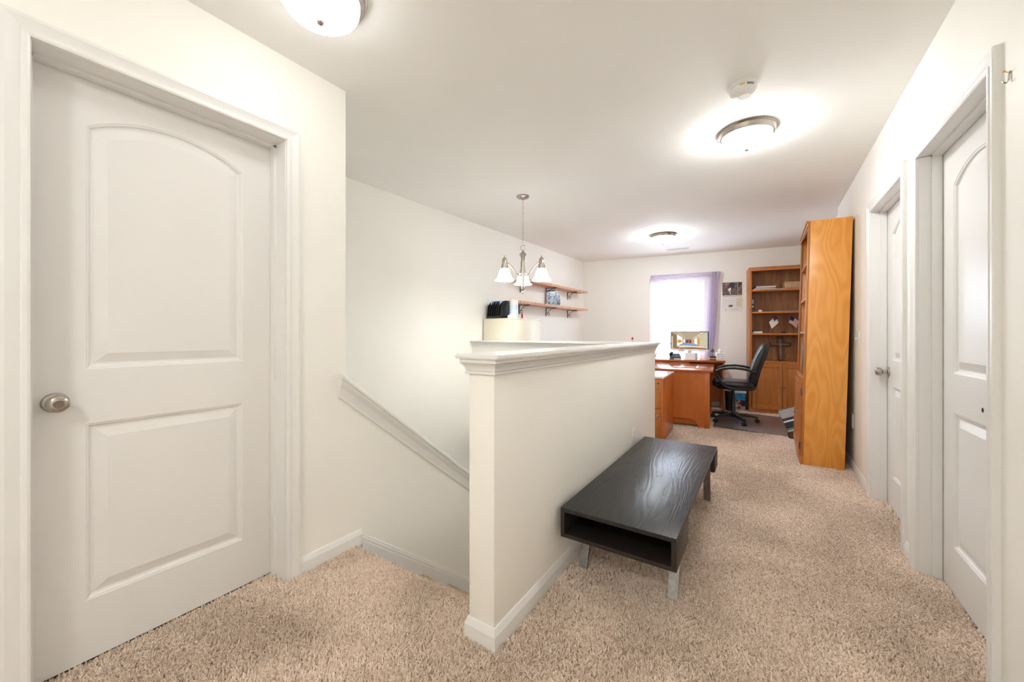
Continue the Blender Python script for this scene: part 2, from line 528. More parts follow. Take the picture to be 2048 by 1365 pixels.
def make_door(name, label, side, xface, xwall, y0, y1, top, casing_top, knob=None, knob_y=None, keyed=False, hole=None, panel=None):
    """side=+1: door on the right wall (faces -X); -1: left wall (faces +X). y0,y1 jamb opening."""
    r = struct_root(name, label)
    g = -side                                   # direction from door into the hall
    f = lambda u, v, w: (xface + g * w, u, v)   # (y, z, proud)
    # leaf with two panel cut-outs
    ly0, ly1 = y0 + 0.004, y1 - 0.004
    zb = 0.012
    loops = panel_loops(*panel)
    bb = B()
    outer = [(ly0, zb), (ly1, zb), (ly1, top), (ly0, top)]
    p0, p1 = panel[0], panel[1]
    (ua, uc, up_), (la, lc) = panel[2], panel[3]
    Q = lambda a0, a1, z0, z1: bb.face([f(a0, z0, 0.0), f(a1, z0, 0.0), f(a1, z1, 0.0), f(a0, z1, 0.0)])
    Q(ly0, p0, zb, top); Q(p1, ly1, zb, top)
    Q(p0, p1, zb, la); Q(p0, p1, lc, ua)
    arc = loops[0][2:]
    for q0, q1 in zip(arc[:-1], arc[1:]):
        bb.face([f(q0[0], q0[1], 0.0), f(q0[0], top, 0.0), f(q1[0], top, 0.0), f(q1[0], q1[1], 0.0)])
    # slab sides and back
    bb.loft([[f(p[0], p[1], 0.0) for p in outer], [f(p[0], p[1], -0.035) for p in outer]], True, False)
    bb.face([f(p[0], p[1], -0.035) for p in outer])
    leaf = bb.done('door_leaf', 'doorwhite', r, smooth=0)
    for li in range(2):
        pb = B()
        steps = [(0, 0), (0.003, -0.0025), (0.007, -0.0035), (0.012, -0.0105), (0.017, -0.0125), (0.022, -0.0125), (0.054, -0.0015)]
        cur = [[f(p[0], p[1], w) for p in panel_loops(*panel, d=d)[li]] for d, w in steps]
        pb.loft(cur, True, False)
        pb.face(cur[-1])
        pb.done('panel', 'doorwhite', leaf, smooth=7)
    # jamb lining and stop
    jb = B()
    xw = xwall
    def JX(a): return sorted((xface - g * 0.045, xw))[a]
    jb.box(JX(0), JX(1), y0 - 0.018, y0, 0, casing_top - 0.001)
    jb.box(JX(0), JX(1), y1, y1 + 0.018, 0, casing_top - 0.001)
    jb.box(JX(0), JX(1), y0 - 0.018, y1 + 0.018, top + 0.003, casing_top + 0.015)
    jb.done('jamb', 'trim', r, smooth=0)
    sx = sorted((xface + g * 0.002, xface + g * 0.036))
    sb = B()
    sb.box(sx[0], sx[1], y0, y0 + 0.010, 0, top)
    sb.box(sx[0], sx[1], y1 - 0.010, y1, 0, top)
    sb.box(sx[0], sx[1], y0, y1, top - 0.008, top + 0.003)
    sb.done('door_stop', 'trim', r, smooth=0)
    gb = B(); bx = sorted((xface - g * 0.036, xface - g * 0.045))
    gb.box(bx[0], bx[1], y0 - 0.01, y1 + 0.01, 0, top + 0.01)
    gb.done('backing', 'dark_gap', r, smooth=0)
    cb = B()
    fc = lambda u, v, w: (xw + g * w, u, v)
    # travel up the far side so that "left of travel" is outward
    path = [(y0 - 0.004, 0.0), (y0 - 0.004, casing_top), (y1 + 0.004, casing_top), (y1 + 0.004, 0.0)]
    cb.sweep(path, CASE, fc)
    cb.done('casing', 'trim', r, smooth=12)
    if knob_y is not None:
        kz = knob
        kb = B()
        c = (xface, knob_y, kz)
        ax = (g, 0, 0)
        kn = None
        kb.lathe([(0.001, 0.0), (0.033, 0.0), (0.033, 0.004), (0.029, 0.008), (0.016, 0.010), (0.012, 0.012), (0.012, 0.030), (0.016, 0.034), (0.024, 0.038), (0.0275, 0.047), (0.0275, 0.054), (0.025, 0.063), (0.018, 0.068), (0.013, 0.0685)], c, ax, 32, cap=True)
        kn = kb.done('door_knob', 'nickel', r, 35)
        if keyed:
            k2 = B(); k2.lathe([(0.013, 0.0686), (0.013, 0.067), (0.009, 0.066), (0.001, 0.066)], c, ax, 24); k2.done('key_cylinder_ring', 'nickel_dark', kn)
            k3 = B(); k3.lathe([(0.0085, 0.0655), (0.0085, 0.0675), (0.001, 0.0675)], c, ax, 20); k3.done('key_cylinder', 'nickel', kn)
            k4 = B(); k4.box(min(c[0] + g * 0.0673, c[0] + g * 0.0684), max(c[0] + g * 0.0673, c[0] + g * 0.0684), knob_y - 0.0012, knob_y + 0.0012, kz - 0.006, kz + 0.006); k4.done('key_slot', 'black_plastic', kn)
    if hole:
        hb = B()
        hb.lathe([(0.009, -0.001), (0.009, 0.0006), (0.001, 0.0006)], (xface, hole[0], hole[1]), (g, 0, 0), 20)
        hb.done('screw_hole', 'dark_gap', r)
    return r

LY0, LY1 = 0.172, 0.913
make_door('door_1', 'white two-panel arched door with nickel knob on the left wall', -1, -1.99, XL, LY0, LY1, 2.058, 2.062, knob=0.929, knob_y=0.232, keyed=True,
          panel=(0.302, 0.786, (1.036, 1.89, 1.966), (0.222, 0.844)))
make_door('door_2', 'white arched-panel door nearest on the right wall', 1, 0.688, XR, 1.905, 2.618, 2.003, 2.005, hole=(2.215, 0.868),
          panel=(2.037, 2.490, (0.985, 1.815, 1.885), (0.216, 0.812)))
make_door('door_3', 'white arched-panel door with knob next to the tall bookcase', 1, 0.688, XR, 2.868, 3.610, 2.003, 2.008, knob=0.903, knob_y=3.565,
          panel=(3.0, 3.475, (0.985, 1.815, 1.885), (0.216, 0.812)))

# ------------------------------------------------------------------ walls
def wall_with_holes(name, label, x0, x1, y0, y1, holes, mat='wall', z1=CEIL):
    """wall slab between x0..x1 running in Y with door holes [(ya, yb, ztop)]"""
    bb = B()
    y = y0
    for ya, yb, zt in sorted(holes):
        bb.box(x0, x1, y, ya, 0.0, z1)
        bb.box(x0, x1, ya, yb, zt, z1)
        y = yb
    bb.box(x0, x1, y, y1, 0.0, z1)
    return struct(bb.done(name, mat, smooth=0), label)
wall_with_holes('wall_left', 'cream wall around the left door', XL - 0.165, XL, YB, 1.222, [(LY0 - 0.018, LY1 + 0.018, 2.075)])
wall_with_holes('wall_right', 'cream wall with two doors along the right side', XR, XR + 0.13, YB, 5.12, [(1.887, 2.636, 2.018), (2.850, 3.628, 2.020)])
struct(bxo('wall_right_far', 'wall', None, (XR + 0.035, XR + 0.16, 5.12, 7.3, 0, CEIL), smooth=0), 'cream wall stretch beyond the tall bookcase')
struct(bxo('wall_back', 'wall', None, (-2.1, XR + 0.13, YB - 0.1, YB, 0, CEIL), smooth=0), 'cream wall behind the viewer')
struct(bxo('wall_return', 'wall', None, (-3.1, XL - 0.165, 1.105, 1.222, LOW, CEIL), smooth=0), 'cream return wall at the head of the stairwell')
# stair-side wall (left, full height, slightly skew)
d = (SL1 - SL0).normalized(); nrm = Vector((-d.y, d.x, 0))
a0 = SL0 - d * 0.2; a1 = SL1 + d * 0.3
b = B()
q = [a0, a1, a1 + nrm * 0.12, a0 + nrm * 0.12]
b.loft([[(p.x, p.y, LOW) for p in q], [(p.x, p.y, CEIL) for p in q]])
struct(b.done('wall_stairwell', 'wall', smooth=0), 'tall pale wall along the stairwell and study')
# far wall with window opening, local frame s (along), off
WS0, WS1, WZ0, WZ1 = 1.135, 1.945, 0.62, 2.035
wf = struct_root('wall_far', 'cream wall with the curtained window', FW(0, 0), FA)
b = B()
b.box(-0.4, WS0, 0, 0.14, 0, CEIL); b.box(WS1, 3.9, 0, 0.14, 0, CEIL)
b.box(WS0, WS1, 0, 0.14, 0, WZ0); b.box(WS0, WS1, 0, 0.14, WZ1, CEIL)
b.done('wall_surface', 'wall', wf, smooth=0)
# half wall along the hall, and across the end of the stairwell
b = B(); b.box(HWX0, HWX1, HWY0, HWY1, 0.0, 1.066, bev=0.004)
b.box(HWX0, HWX1, HWY0 + 0.03, HWY1, LOW, 0.0)
struct(b.done('wall_partition', 'wall', smooth=30), 'waist-high cream half wall beside the black bench')
struct(bxo('wall_stair_end', 'wall', None, (-2.86, HWX0, 3.45, HWY1, LOW, 1.066), smooth=0), 'half wall across the far end of the stairwell')
# knee wall with raking top
SLOPE = -0.797
def kz(y): return 0.897 + SLOPE * (y - 1.23)
b = B()
b.prism([(1.222, LOW), (3.45, LOW), (3.45, kz(3.45)), (1.222, kz(1.222))], lambda u, v, w: (w, u, v), XL - 0.115, XL)
b.box(XL - 0.165, XL, 1.18, 1.222, LOW, 0.0)
struct(b.done('wall_knee', 'wall', smooth=0), 'cream knee wall descending beside the stairs')

# ------------------------------------------------------------------ trims
CAPP = [(-0.004, 0.0), (0.009, 0.0), (0.011, 0.003), (0.011, 0.010), (0.005, 0.0115), (0.009, 0.014), (0.012, 0.024), (0.019, 0.035), (0.026, 0.039), (0.019, 0.0410), (0.026, 0.0435), (0.026, 0.058), (-0.004, 0.058)]
b = B()
path = [(HWX0, 3.45), (HWX0, HWY0), (HWX1, HWY0), (HWX1, HWY1), (-2.84, HWY1)]
# left of travel must be outward: travel so that outside lies left
b.sweep(path[::-1], CAPP, lambda u, v, w: (u, v, 1.008 + w))
t1 = struct_root('trim_1', 'white moulded cap running on top of the half wall')
b.done('crown_moulding', 'trim', t1, smooth=12)
b = B(); b.sweep([(HWX0, 3.45), (-2.84, 3.45)], [(-p, q) for p, q in CAPP][::-1], lambda u, v, w: (u, v, 1.008 + w))
b.done('crown_moulding', 'trim', t1, smooth=12)
b = B()
OV = 0.040
ch = 0.012
cap = [(HWX0 - OV, HWY0 - OV + 0.004), (HWX1 + OV - ch, HWY0 - OV), (HWX1 + OV, HWY0 - OV + ch), (HWX1 + OV, HWY1 + OV), (-2.835, HWY1 + OV), (-2.84, 3.45 - OV), (HWX0 - OV, 3.45 - OV)]
b.prism(cap, XYZ, 1.066, 1.083)
es = [e for e in b.bm.edges if abs(e.verts[0].co.z - e.verts[1].co.z) < 1e-6]
bmesh.ops.bevel(b.bm, geom=es, offset=0.004, segments=2, affect='EDGES')
b.done('cap_board', 'trim', t1, smooth=50)
# raking cap on the knee wall
sl = math.atan(SLOPE)
t2 = struct_root('trim_2', 'white moulded raking cap on the descending knee wall')
RK = [(0.0, -0.086), (0.010, -0.086), (0.012, -0.074), (0.005, -0.072), (0.011, -0.055), (0.017, -0.040), (0.027, -0.026), (0.030, -0.022), (0.030, -0.006), (0.0, -0.006)]
CAPB = [(-0.150, -0.006), (0.040, -0.006), (0.042, 0.0), (0.042, 0.008), (0.038, 0.012), (-0.150, 0.012)]
for nm, pr in (('crown_moulding', RK), ('cap_board', CAPB)):
    bb = B()
    rings = []
    for y in (1.182, 3.45):
        rings.append([(XL + p, y, kz(y) + q / math.cos(sl)) for p, q in pr])
    bb.loft(rings)
    bb.done(nm, 'trim', t2, smooth=12)

def baseboard(name, label, path):
    bb = B(); bb.sweep(path, BASE, XYZ)
    return struct(bb.done(name, 'trim', smooth=12), label)
# direction chosen so that the room lies to the left of travel
baseboard('baseboard_left', 'white baseboard below the cream wall by the left door', [(XL, 1.315), (XL, LY1 + 0.066)])
baseboard('baseboard_left_near', 'white baseboard left of the left door', [(XL, LY0 - 0.066), (XL, YB)])
baseboard('baseboard_partition', 'white baseboard around the half wall', [(HWX1, HWY1), (HWX1, HWY0), (HWX0, HWY0), (HWX0, NOSE - 0.02)])
baseboard('baseboard_right', 'white baseboard between the two right-hand doors', [(XR, 2.684), (XR, 2.802)])
baseboard('baseboard_right_far', 'white baseboard behind the tall bookcase', [(XR, 3.676), (XR, 5.12)])
baseboard('baseboard_right_near', 'white baseboard right of the near door', [(XR, YB), (XR, 1.839)])
baseboard('baseboard_far', 'white baseboard under the window', [FW(3.4, 0)[:2], FW(0.0, 0)[:2]])
baseboard('baseboard_stair_end', 'white baseboard behind the half wall', [(-2.82, HWY1), (HWX1, HWY1)])
baseboard('baseboard_study', 'white baseboard along the study side wall', [(-2.745, 6.48), (-2.83, 3.58)])
# skirt following the stairs on the knee wall
t3 = struct_root('trim_3', 'white stair skirt board on the knee wall')
bb = B()
SK = [(0.0, -0.16), (0.012, -0.16), (0.012, 0.018), (0.009, 0.020), (0.010, 0.036), (0.007, 0.040), (0.006, 0.052), (0.0, 0.056)]
rings = []
for y in (1.317, 3.44):
    z = 0.0 + SLOPE * (y - 1.315)
    rings.append([(XL + p, y, z + q / math.cos(sl) * 0.86) for p, q in SK])
bb.loft(rings)
bb.done('skirt_board', 'trim', t3, smooth=20)

# ------------------------------------------------------------------ carpet pile (uncountable: stuff)
def carpet_pile():
    me = bpy.data.meshes.new('carpet_pile')
    V, Fc = [], []
    def rect(x0, x1, y0, y1):
        n = len(V)
        V.extend([(x0, y0, 0.0), (x1, y0, 0.0), (x1, y1, 0.0), (x0, y1, 0.0)])
        Fc.append((n, n + 1, n + 2, n + 3))
    rect(XL + 0.012, -0.961, 0.18, NOSE - 0.004)
    rect(-0.961, XR, 0.30, 1.123)
    rect(-0.816, XR, 1.123, 5.26)
    rect(-0.816, -0.566, 5.26, 6.95); rect(0.238, XR, 5.26, 6.95); rect(-0.566, 0.238, 6.51, 6.95)
    for ya, yb in ((1.905, 2.618), (2.868, 3.610)): rect(XR, 0.687, ya, yb)
    rect(-1.989, XL + 0.012, LY0 + 0.002, LY1 - 0.002)
    rect(-1.7, -0.816, 3.6, 6.6)
    me.from_pydata(V, [], Fc)
    me.materials.append(M['tuft'])
    o = bpy.data.objects.new('carpet_pile', me); COL.objects.link(o)
    tag(o, 'beige twisted plush carpet pile covering the hallway floor', 'carpet', kind='stuff')
    ng = bpy.data.node_groups.new('pile', 'GeometryNodeTree')
    ng.interface.new_socket('Geometry', in_out='INPUT', socket_type='NodeSocketGeometry')
    ng.interface.new_socket('Geometry', in_out='OUTPUT', socket_type='NodeSocketGeometry')
    nd = ng.nodes; ln = ng.links.new
    gi = nd.new('NodeGroupInput'); go = nd.new('NodeGroupOutput')
    dp = nd.new('GeometryNodeDistributePointsOnFaces')
    psp = nd.new('GeometryNodeInputPosition'); sxyz = nd.new('ShaderNodeSeparateXYZ'); ln(psp.outputs[0], sxyz.inputs[0])
    mrd = nd.new('ShaderNodeMapRange'); mrd.inputs[1].default_value = 1.8; mrd.inputs[2].default_value = 3.6
    mrd.inputs[3].default_value = 40000.0; mrd.inputs[4].default_value = 13000.0
    ln(sxyz.outputs[1], mrd.inputs[0]); ln(mrd.outputs[0], dp.inputs['Density'])
    mrs = nd.new('ShaderNodeMapRange'); mrs.inputs[1].default_value = 1.8; mrs.inputs[2].default_value = 3.6
    mrs.inputs[3].default_value = 1.0; mrs.inputs[4].default_value = 1.55
    ln(sxyz.outputs[1], mrs.inputs[0])
    cone = nd.new('GeometryNodeMeshCone')
    cone.inputs['Vertices'].default_value = 5
    cone.inputs['Radius Top'].default_value = 0.0014
    cone.inputs['Radius Bottom'].default_value = 0.0034
    cone.inputs['Depth'].default_value = 0.0125
    sm = nd.new('GeometryNodeSetMaterial'); sm.inputs['Material'].default_value = M['tuft']
    ln(cone.outputs[0], sm.inputs[0])
    iop = nd.new('GeometryNodeInstanceOnPoints')
    # tilt: noise-driven lay of the pile plus random
    pos = nd.new('GeometryNodeInputPosition')
    nz = nd.new('ShaderNodeTexNoise'); nz.inputs['Scale'].default_value = 9.0; nz.inputs['Detail'].default_value = 3.0
    ln(pos.outputs[0], nz.inputs['Vector'])
    sub = nd.new('ShaderNodeVectorMath'); sub.operation = 'SUBTRACT'; sub.inputs[1].default_value = (0.5, 0.5, 0.5)
    ln(nz.outputs['Color'], sub.inputs[0])
    mul = nd.new('ShaderNodeVectorMath'); mul.operation = 'MULTIPLY'; mul.inputs[1].default_value = (3.4, 3.4, 0.0)
    ln(sub.outputs[0], mul.inputs[0])
    rv = nd.new('FunctionNodeRandomValue'); rv.data_type = 'FLOAT_VECTOR'
    rv.inputs[0].default_value = (-0.55, -0.55, 0.0); rv.inputs[1].default_value = (0.55, 0.55, 6.28)
    ad = nd.new('ShaderNodeVectorMath'); ad.operation = 'ADD'
    ln(mul.outputs[0], ad.inputs[0]); ln(rv.outputs[0], ad.inputs[1])
    e2r = nd.new('FunctionNodeEulerToRotation')
    ln(ad.outputs[0], e2r.inputs[0])
    rs = nd.new('FunctionNodeRandomValue'); rs.data_type = 'FLOAT'
    fo = [s for s in rs.inputs if s.type == 'VALUE']
    fo[0].default_value = 0.75; fo[1].default_value = 1.3
    ln(gi.outputs[0], dp.inputs[0])
    ln(dp.outputs[0], iop.inputs['Points'])
    ln(sm.outputs[0], iop.inputs['Instance'])
    ln(e2r.outputs[0], iop.inputs['Rotation'])
    so = [s for s in rs.outputs if s.type == 'VALUE' and s.enabled][0]
    mm = nd.new('ShaderNodeMath'); mm.operation = 'MULTIPLY'; ln(so, mm.inputs[0]); ln(mrs.outputs[0], mm.inputs[1])
    ln(mm.outputs[0], iop.inputs['Scale'])
    ln(iop.outputs[0], go.inputs[0])
    md = o.modifiers.new('pile', 'NODES'); md.node_group = ng
carpet_pile()

# ------------------------------------------------------------------ window
wn = struct_root('window_1', 'white double-hung window behind the sheer lilac curtain', FW(0, 0), FA)
def rect_frame(bb, s0, s1, z0, z1, w, y0, y1):
    bb.box(s0, s0 + w, y0, y1, z0, z1); bb.box(s1 - w, s1, y0, y1, z0, z1)
    bb.box(s0 + w, s1 - w, y0, y1, z0, z0 + w); bb.box(s0 + w, s1 - w, y0, y1, z1 - w, z1)
b = B(); rect_frame(b, WS0, WS1, WZ0, WZ1, 0.03, 0.03, 0.12); b.done('window_frame', 'trim', wn, smooth=0)
b = B(); b.box(WS0 - 0.04, WS1 + 0.04, -0.03, 0.03, WZ0 - 0.02, WZ0 + 0.004, bev=0.004); b.done('window_sill', 'trim', wn)
for nm, z0, z1, y in (('upper_sash', 1.305, 2.005, 0.085), ('lower_sash', 0.65, 1.335, 0.05)):
    b = B(); rect_frame(b, WS0 + 0.03, WS1 - 0.03, z0, z1, 0.04, y, y + 0.03)
    sash = b.done(nm, 'trim', wn, smooth=0)
    g0, g1 = WS0 + 0.07, WS1 - 0.07
    for i in (1, 2):
        s_ = g0 + (g1 - g0) * i / 3
        bxo('muntin', 'trim', sash, (s_ - 0.009, s_ + 0.009, y + 0.006, y + 0.022, z0 + 0.04, z1 - 0.04))
    zm = (z0 + z1) / 2
    bxo('muntin', 'trim', sash, (g0, g1, y + 0.006, y + 0.022, zm - 0.009, zm + 0.009))
    for i in range(3):
        for j in range(2):
            sa = g0 + (g1 - g0) * i / 3 + 0.009; sb_ = g0 + (g1 - g0) * (i + 1) / 3 - 0.009
            za, zb_ = (z0 + 0.04, zm - 0.009) if j == 0 else (zm + 0.009, z1 - 0.04)
            bxo('pane', 'glass', sash, (sa, sb_, y + 0.013, y + 0.015, za, zb_))

pl_ = bpy.data.lights.new('window_portal', 'AREA'); pl_.shape = 'RECTANGLE'; pl_.size = 0.8; pl_.size_y = 1.4
pl_.cycles.is_portal = True
po = bpy.data.objects.new('window_portal', pl_); COL.objects.link(po)
po.location = FW(1.54, -0.16, 1.33); po.rotation_euler = (-PI / 2, 0, FA)
# curtain
cu = thing('curtain', 'sheer lilac curtain bunched to the right over the window', 'curtain', FW(0, 0), FA)
b = B(); b.tube([(1.15, -0.045, 2.112), (2.165, -0.045, 2.118)], 0.008, 10)
b.lathe([(0.002, -0.02), (0.012, -0.014), (0.014, 0), (0.006, 0.012)], (2.172, -0.045, 2.118), (1, 0, 0), 12)
for s_ in (1.16, 2.15): b.tube([(s_, 0, 2.105), (s_, -0.045, 2.112)], 0.005, 6)
b.done('curtain_rod', 'white_plastic', cu)
def sheet(name, mat, s0, s1, z_top, z_bot, folds, amp, y0, nx=90, nz=24, edge=None):
    bb = B(); rows = []
    for j in range(nz + 1):
        t = j / nz; row = []
        for i in range(nx + 1):
            u = i / nx
            sa, sb_ = (s0, s1) if edge is None else edge(t)
            ss = sa + (sb_ - sa) * u
            zt = z_top(u) if callable(z_top) else z_top
            zb_ = z_bot(u) if callable(z_bot) else z_bot
            y = y0 + amp * math.sin(u * folds * 2 * PI + 0.6 * math.sin(3 * t + u * 5)) * (0.5 + 0.5 * t) + 0.3 * amp * math.sin(u * folds * 4.7 * PI + 1)
            row.append((ss, y, zt + (zb_ - zt) * t))
        rows.append(row)
    bb.loft(rows, closed=False, cap=False)
    return bb.done(name, mat, cu, smooth=180)
sheet('sheer_panel', 'sheer', 1.14, 2.09, lambda u: 2.09, 0.80, 13, 0.010, -0.052, edge=lambda t: (1.165 - 0.02 * t, 2.06 - 0.05 * t))
sheet('gathered_drape', 'lilac', 2.02, 2.15, 2.13, 0.80, 4.5, 0.020, -0.085, nx=60, edge=lambda t: (2.035 - 0.06 * t - 0.02 * math.sin(t * 3), 2.135 - 0.075 * t + 0.02 * math.sin(t * 3.1)))
# header band rolled over the rod
bb = B(); rows = []
for j in range(9):
    an = PI * (0.0 + 1.0 * j / 8)
    row = []
    for i in range(61):
        u = i / 60; ss = 1.15 + 1.01 * u
        drop = 0.058 * (1 - 0.45 * u) + 0.008 * math.sin(u * 40)
        zz = 2.115 + 0.006 * u
        if j < 3: p = (ss, -0.034 - 0.0 * j, zz - drop * (2 - j) / 2)
        elif j < 6: p = (ss, -0.045 - 0.011 * (j - 4), zz + 0.012)
        else: p = (ss, -0.062 - 0.004 * math.sin(u * 90), zz - drop * (j - 5) / 3)
        row.append(p)
    rows.append(row)
bb.loft(rows, closed=False, cap=False)
bb.done('rod_pocket', 'lilac', cu, smooth=180)
sheet('side_tail', 'lilac', 1.12, 1.19, 2.125, lambda u: 1.99 + 0.05 * u, 1.5, 0.012, -0.075, nx=20, edge=lambda t: (1.15 - 0.03 * t, 1.205 - 0.055 * t))
sheet('side_tail', 'lilac', 2.1, 2.17, 2.125, lambda u: 1.86 + 0.10 * u, 1.5, 0.014, -0.105, nx=20, edge=lambda t: (2.12 - 0.01 * t, 2.168 - 0.03 * t))

# ------------------------------------------------------------------ ceiling fixtures
def flush_light(loc, label, power=1.0, col=LAMP_COL):
    glass = emit('lit_alabaster_glass', col, LAMP_STRENGTH * power)
    t = thing('ceiling_light', label, 'light', loc, group='flush-mount ceiling lights')
    b = B(); b.lathe([(0.165, 0.0), (0.167, -0.006), (0.163, -0.010), (0.158, -0.012), (0.152, -0.030), (0.150, -0.036), (0.145, -0.040), (0.138, -0.040), (0.130, -0.020), (0.05, -0.005)], n=48)
    b.done('rim', 'nickel', t, 30)
    b = B(); pr = [(0.139, -0.036)]
    for i in range(1, 8):
        a = PI / 2 * i / 7
        pr.append((0.140 * math.cos(a) + 0.0005, -0.038 - 0.082 * math.sin(a)))
    b.lathe(pr, n=32); b.done('glass_bowl', glass, t, 60)
    b = B(); b.lathe([(0.001, -0.114), (0.010, -0.116), (0.0135, -0.121), (0.011, -0.126), (0.007, -0.130), (0.001, -0.132)], n=20)
    b.done('finial', 'nickel', t)
    return t
flush_light((-1.397, 0.809, CEIL), 'domed ceiling light near the left door, cut by the top of the photo', 0.13)
flush_light((-0.105, 2.862, CEIL), 'domed ceiling light beside the round smoke alarm', 0.74)
flush_light((-1.125, 5.27, CEIL), 'domed ceiling light farthest away, near the window wall', 0.92, (0.92, 1.0, 1.06))
flush_light((-0.45, -0.95, CEIL), 'added domed ceiling light behind the viewer, brightening the half wall and near carpet', 1.08)  # added fill lamp out of view, brightens half wall end and near carpet

sd = thing('smoke_detector', 'round white smoke alarm on the ceiling with yellow sticker', 'smoke alarm', (-0.101, 2.335, CEIL))
b = B(); b.lathe([(0.072, 0.0), (0.073, -0.010), (0.068, -0.016), (0.05, -0.016)], n=40); b.done('base', 'white_plastic', sd)
b = B(); b.lathe([(0.062, -0.014), (0.062, -0.030), (0.058, -0.040), (0.046, -0.048), (0.02, -0.051), (0.001, -0.051)], n=40); body = b.done('cover', 'white_plastic', sd)
b = B(); b.lathe([(0.030, -0.0505), (0.030, -0.053), (0.001, -0.053)], (0.006, 0.01, 0), n=24); b.done('test_button', 'white_plastic', body)
def curved_patch(a0, a1, r, z0, z1, n=6):
    bb = B()
    bb.loft([[(r * math.cos(a0 + (a1 - a0) * i / n), r * math.sin(a0 + (a1 - a0) * i / n), z) for i in range(n + 1)] for z in (z0, z1)], closed=False, cap=False)
    return bb
va = math.atan2(-2.3, 0.1)
curved_patch(va - 0.25, va + 0.12, 0.0628, -0.018, -0.026).done('yellow_sticker', 'yellow', body)
for k in range(5):
    curved_patch(va + 0.28 + k * 0.11, va + 0.35 + k * 0.11, 0.0626, -0.018, -0.028, 2).done('vent_slot', 'dark_gap', body)

vt = thing('ceiling_vent', 'thin white air vent in the ceiling near the window', 'vent', (-1.121, 6.25, CEIL), FA)
b = B(); b.box(-0.17, 0.17, -0.06, 0.06, -0.006, -0.0005, bev=0.002); b.done('frame', 'white_plastic', vt)
for k in range(5):
    bxo('slat', 'white_plastic' if k % 2 else 'paper_grey', vt, (-0.15, 0.15, -0.048 + k * 0.02, -0.036 + k * 0.02, -0.010, -0.006))

# chandelier
cd = thing('chandelier', 'brushed nickel three-arm chandelier hanging over the stairwell', 'chandelier', (-1.906, 3.07, CEIL))
VD = math.atan2(3.07, -1.906)
b = B(); b.lathe([(0.063, 0.0), (0.063, -0.006), (0.056, -0.014), (0.03, -0.024), (0.010, -0.028), (0.006, -0.036), (0.001, -0.036)], n=32); b.done('canopy', 'nickel', cd)
def torus(bb, c, R, r, ax_a, ax_b, n=20, stretch=1.0):
    pts = [Vector(c) + Vector(ax_a) * R * math.cos(t) + Vector(ax_b) * R * stretch * math.sin(t) for t in [2 * PI * i / n for i in range(n)]]
    rings = []
    nn = Vector(ax_a).cross(Vector(ax_b))
    for i, p in enumerate(pts):
        dd = (pts[(i + 1) % n] - pts[i - 1]).normalized(); w = dd.cross(nn).normalized()
        rings.append([p + (nn * math.cos(t) + w * math.sin(t)) * r for t in [2 * PI * k / 6 for k in range(6)]])
    rings.append(rings[0])
    bb.loft(rings, True, False)
view = Vector((math.cos(VD), math.sin(VD), 0)); side = Vector((math.sin(VD), -math.cos(VD), 0)); up = Vector((0, 0, 1))
nl = 17
for k in range(nl):
    z = -0.040 - k * 0.0247
    bb = B(); torus(bb, (0, 0, z - 0.012), 0.007, 0.0017, side if k % 2 == 0 else view, up, 12, 2.0)
    bb.done('chain_link', 'nickel', cd)
bb = B(); torus(bb, (0, 0, -0.483), 0.023, 0.0028, side, up, 28); bb.done('hanging_ring', 'nickel', cd)
zr = lambda z: z - CEIL
b = B()
b.lathe([(0.001, zr(1.945)), (0.006, zr(1.944)), (0.010, zr(1.93)), (0.020, zr(1.920)), (0.036, zr(1.908)), (0.030, zr(1.895)), (0.020, zr(1.875)), (0.018, zr(1.84)), (0.023, zr(1.838)), (0.023, zr(1.60)), (0.019, zr(1.595)), (0.024, zr(1.59)), (0.022, zr(1.58)), (0.012, zr(1.572)), (0.006, zr(1.556)), (0.009, zr(1.548)), (0.005, zr(1.538)), (0.001, zr(1.535))], n=28)
b.done('column', 'nickel', cd, 30)
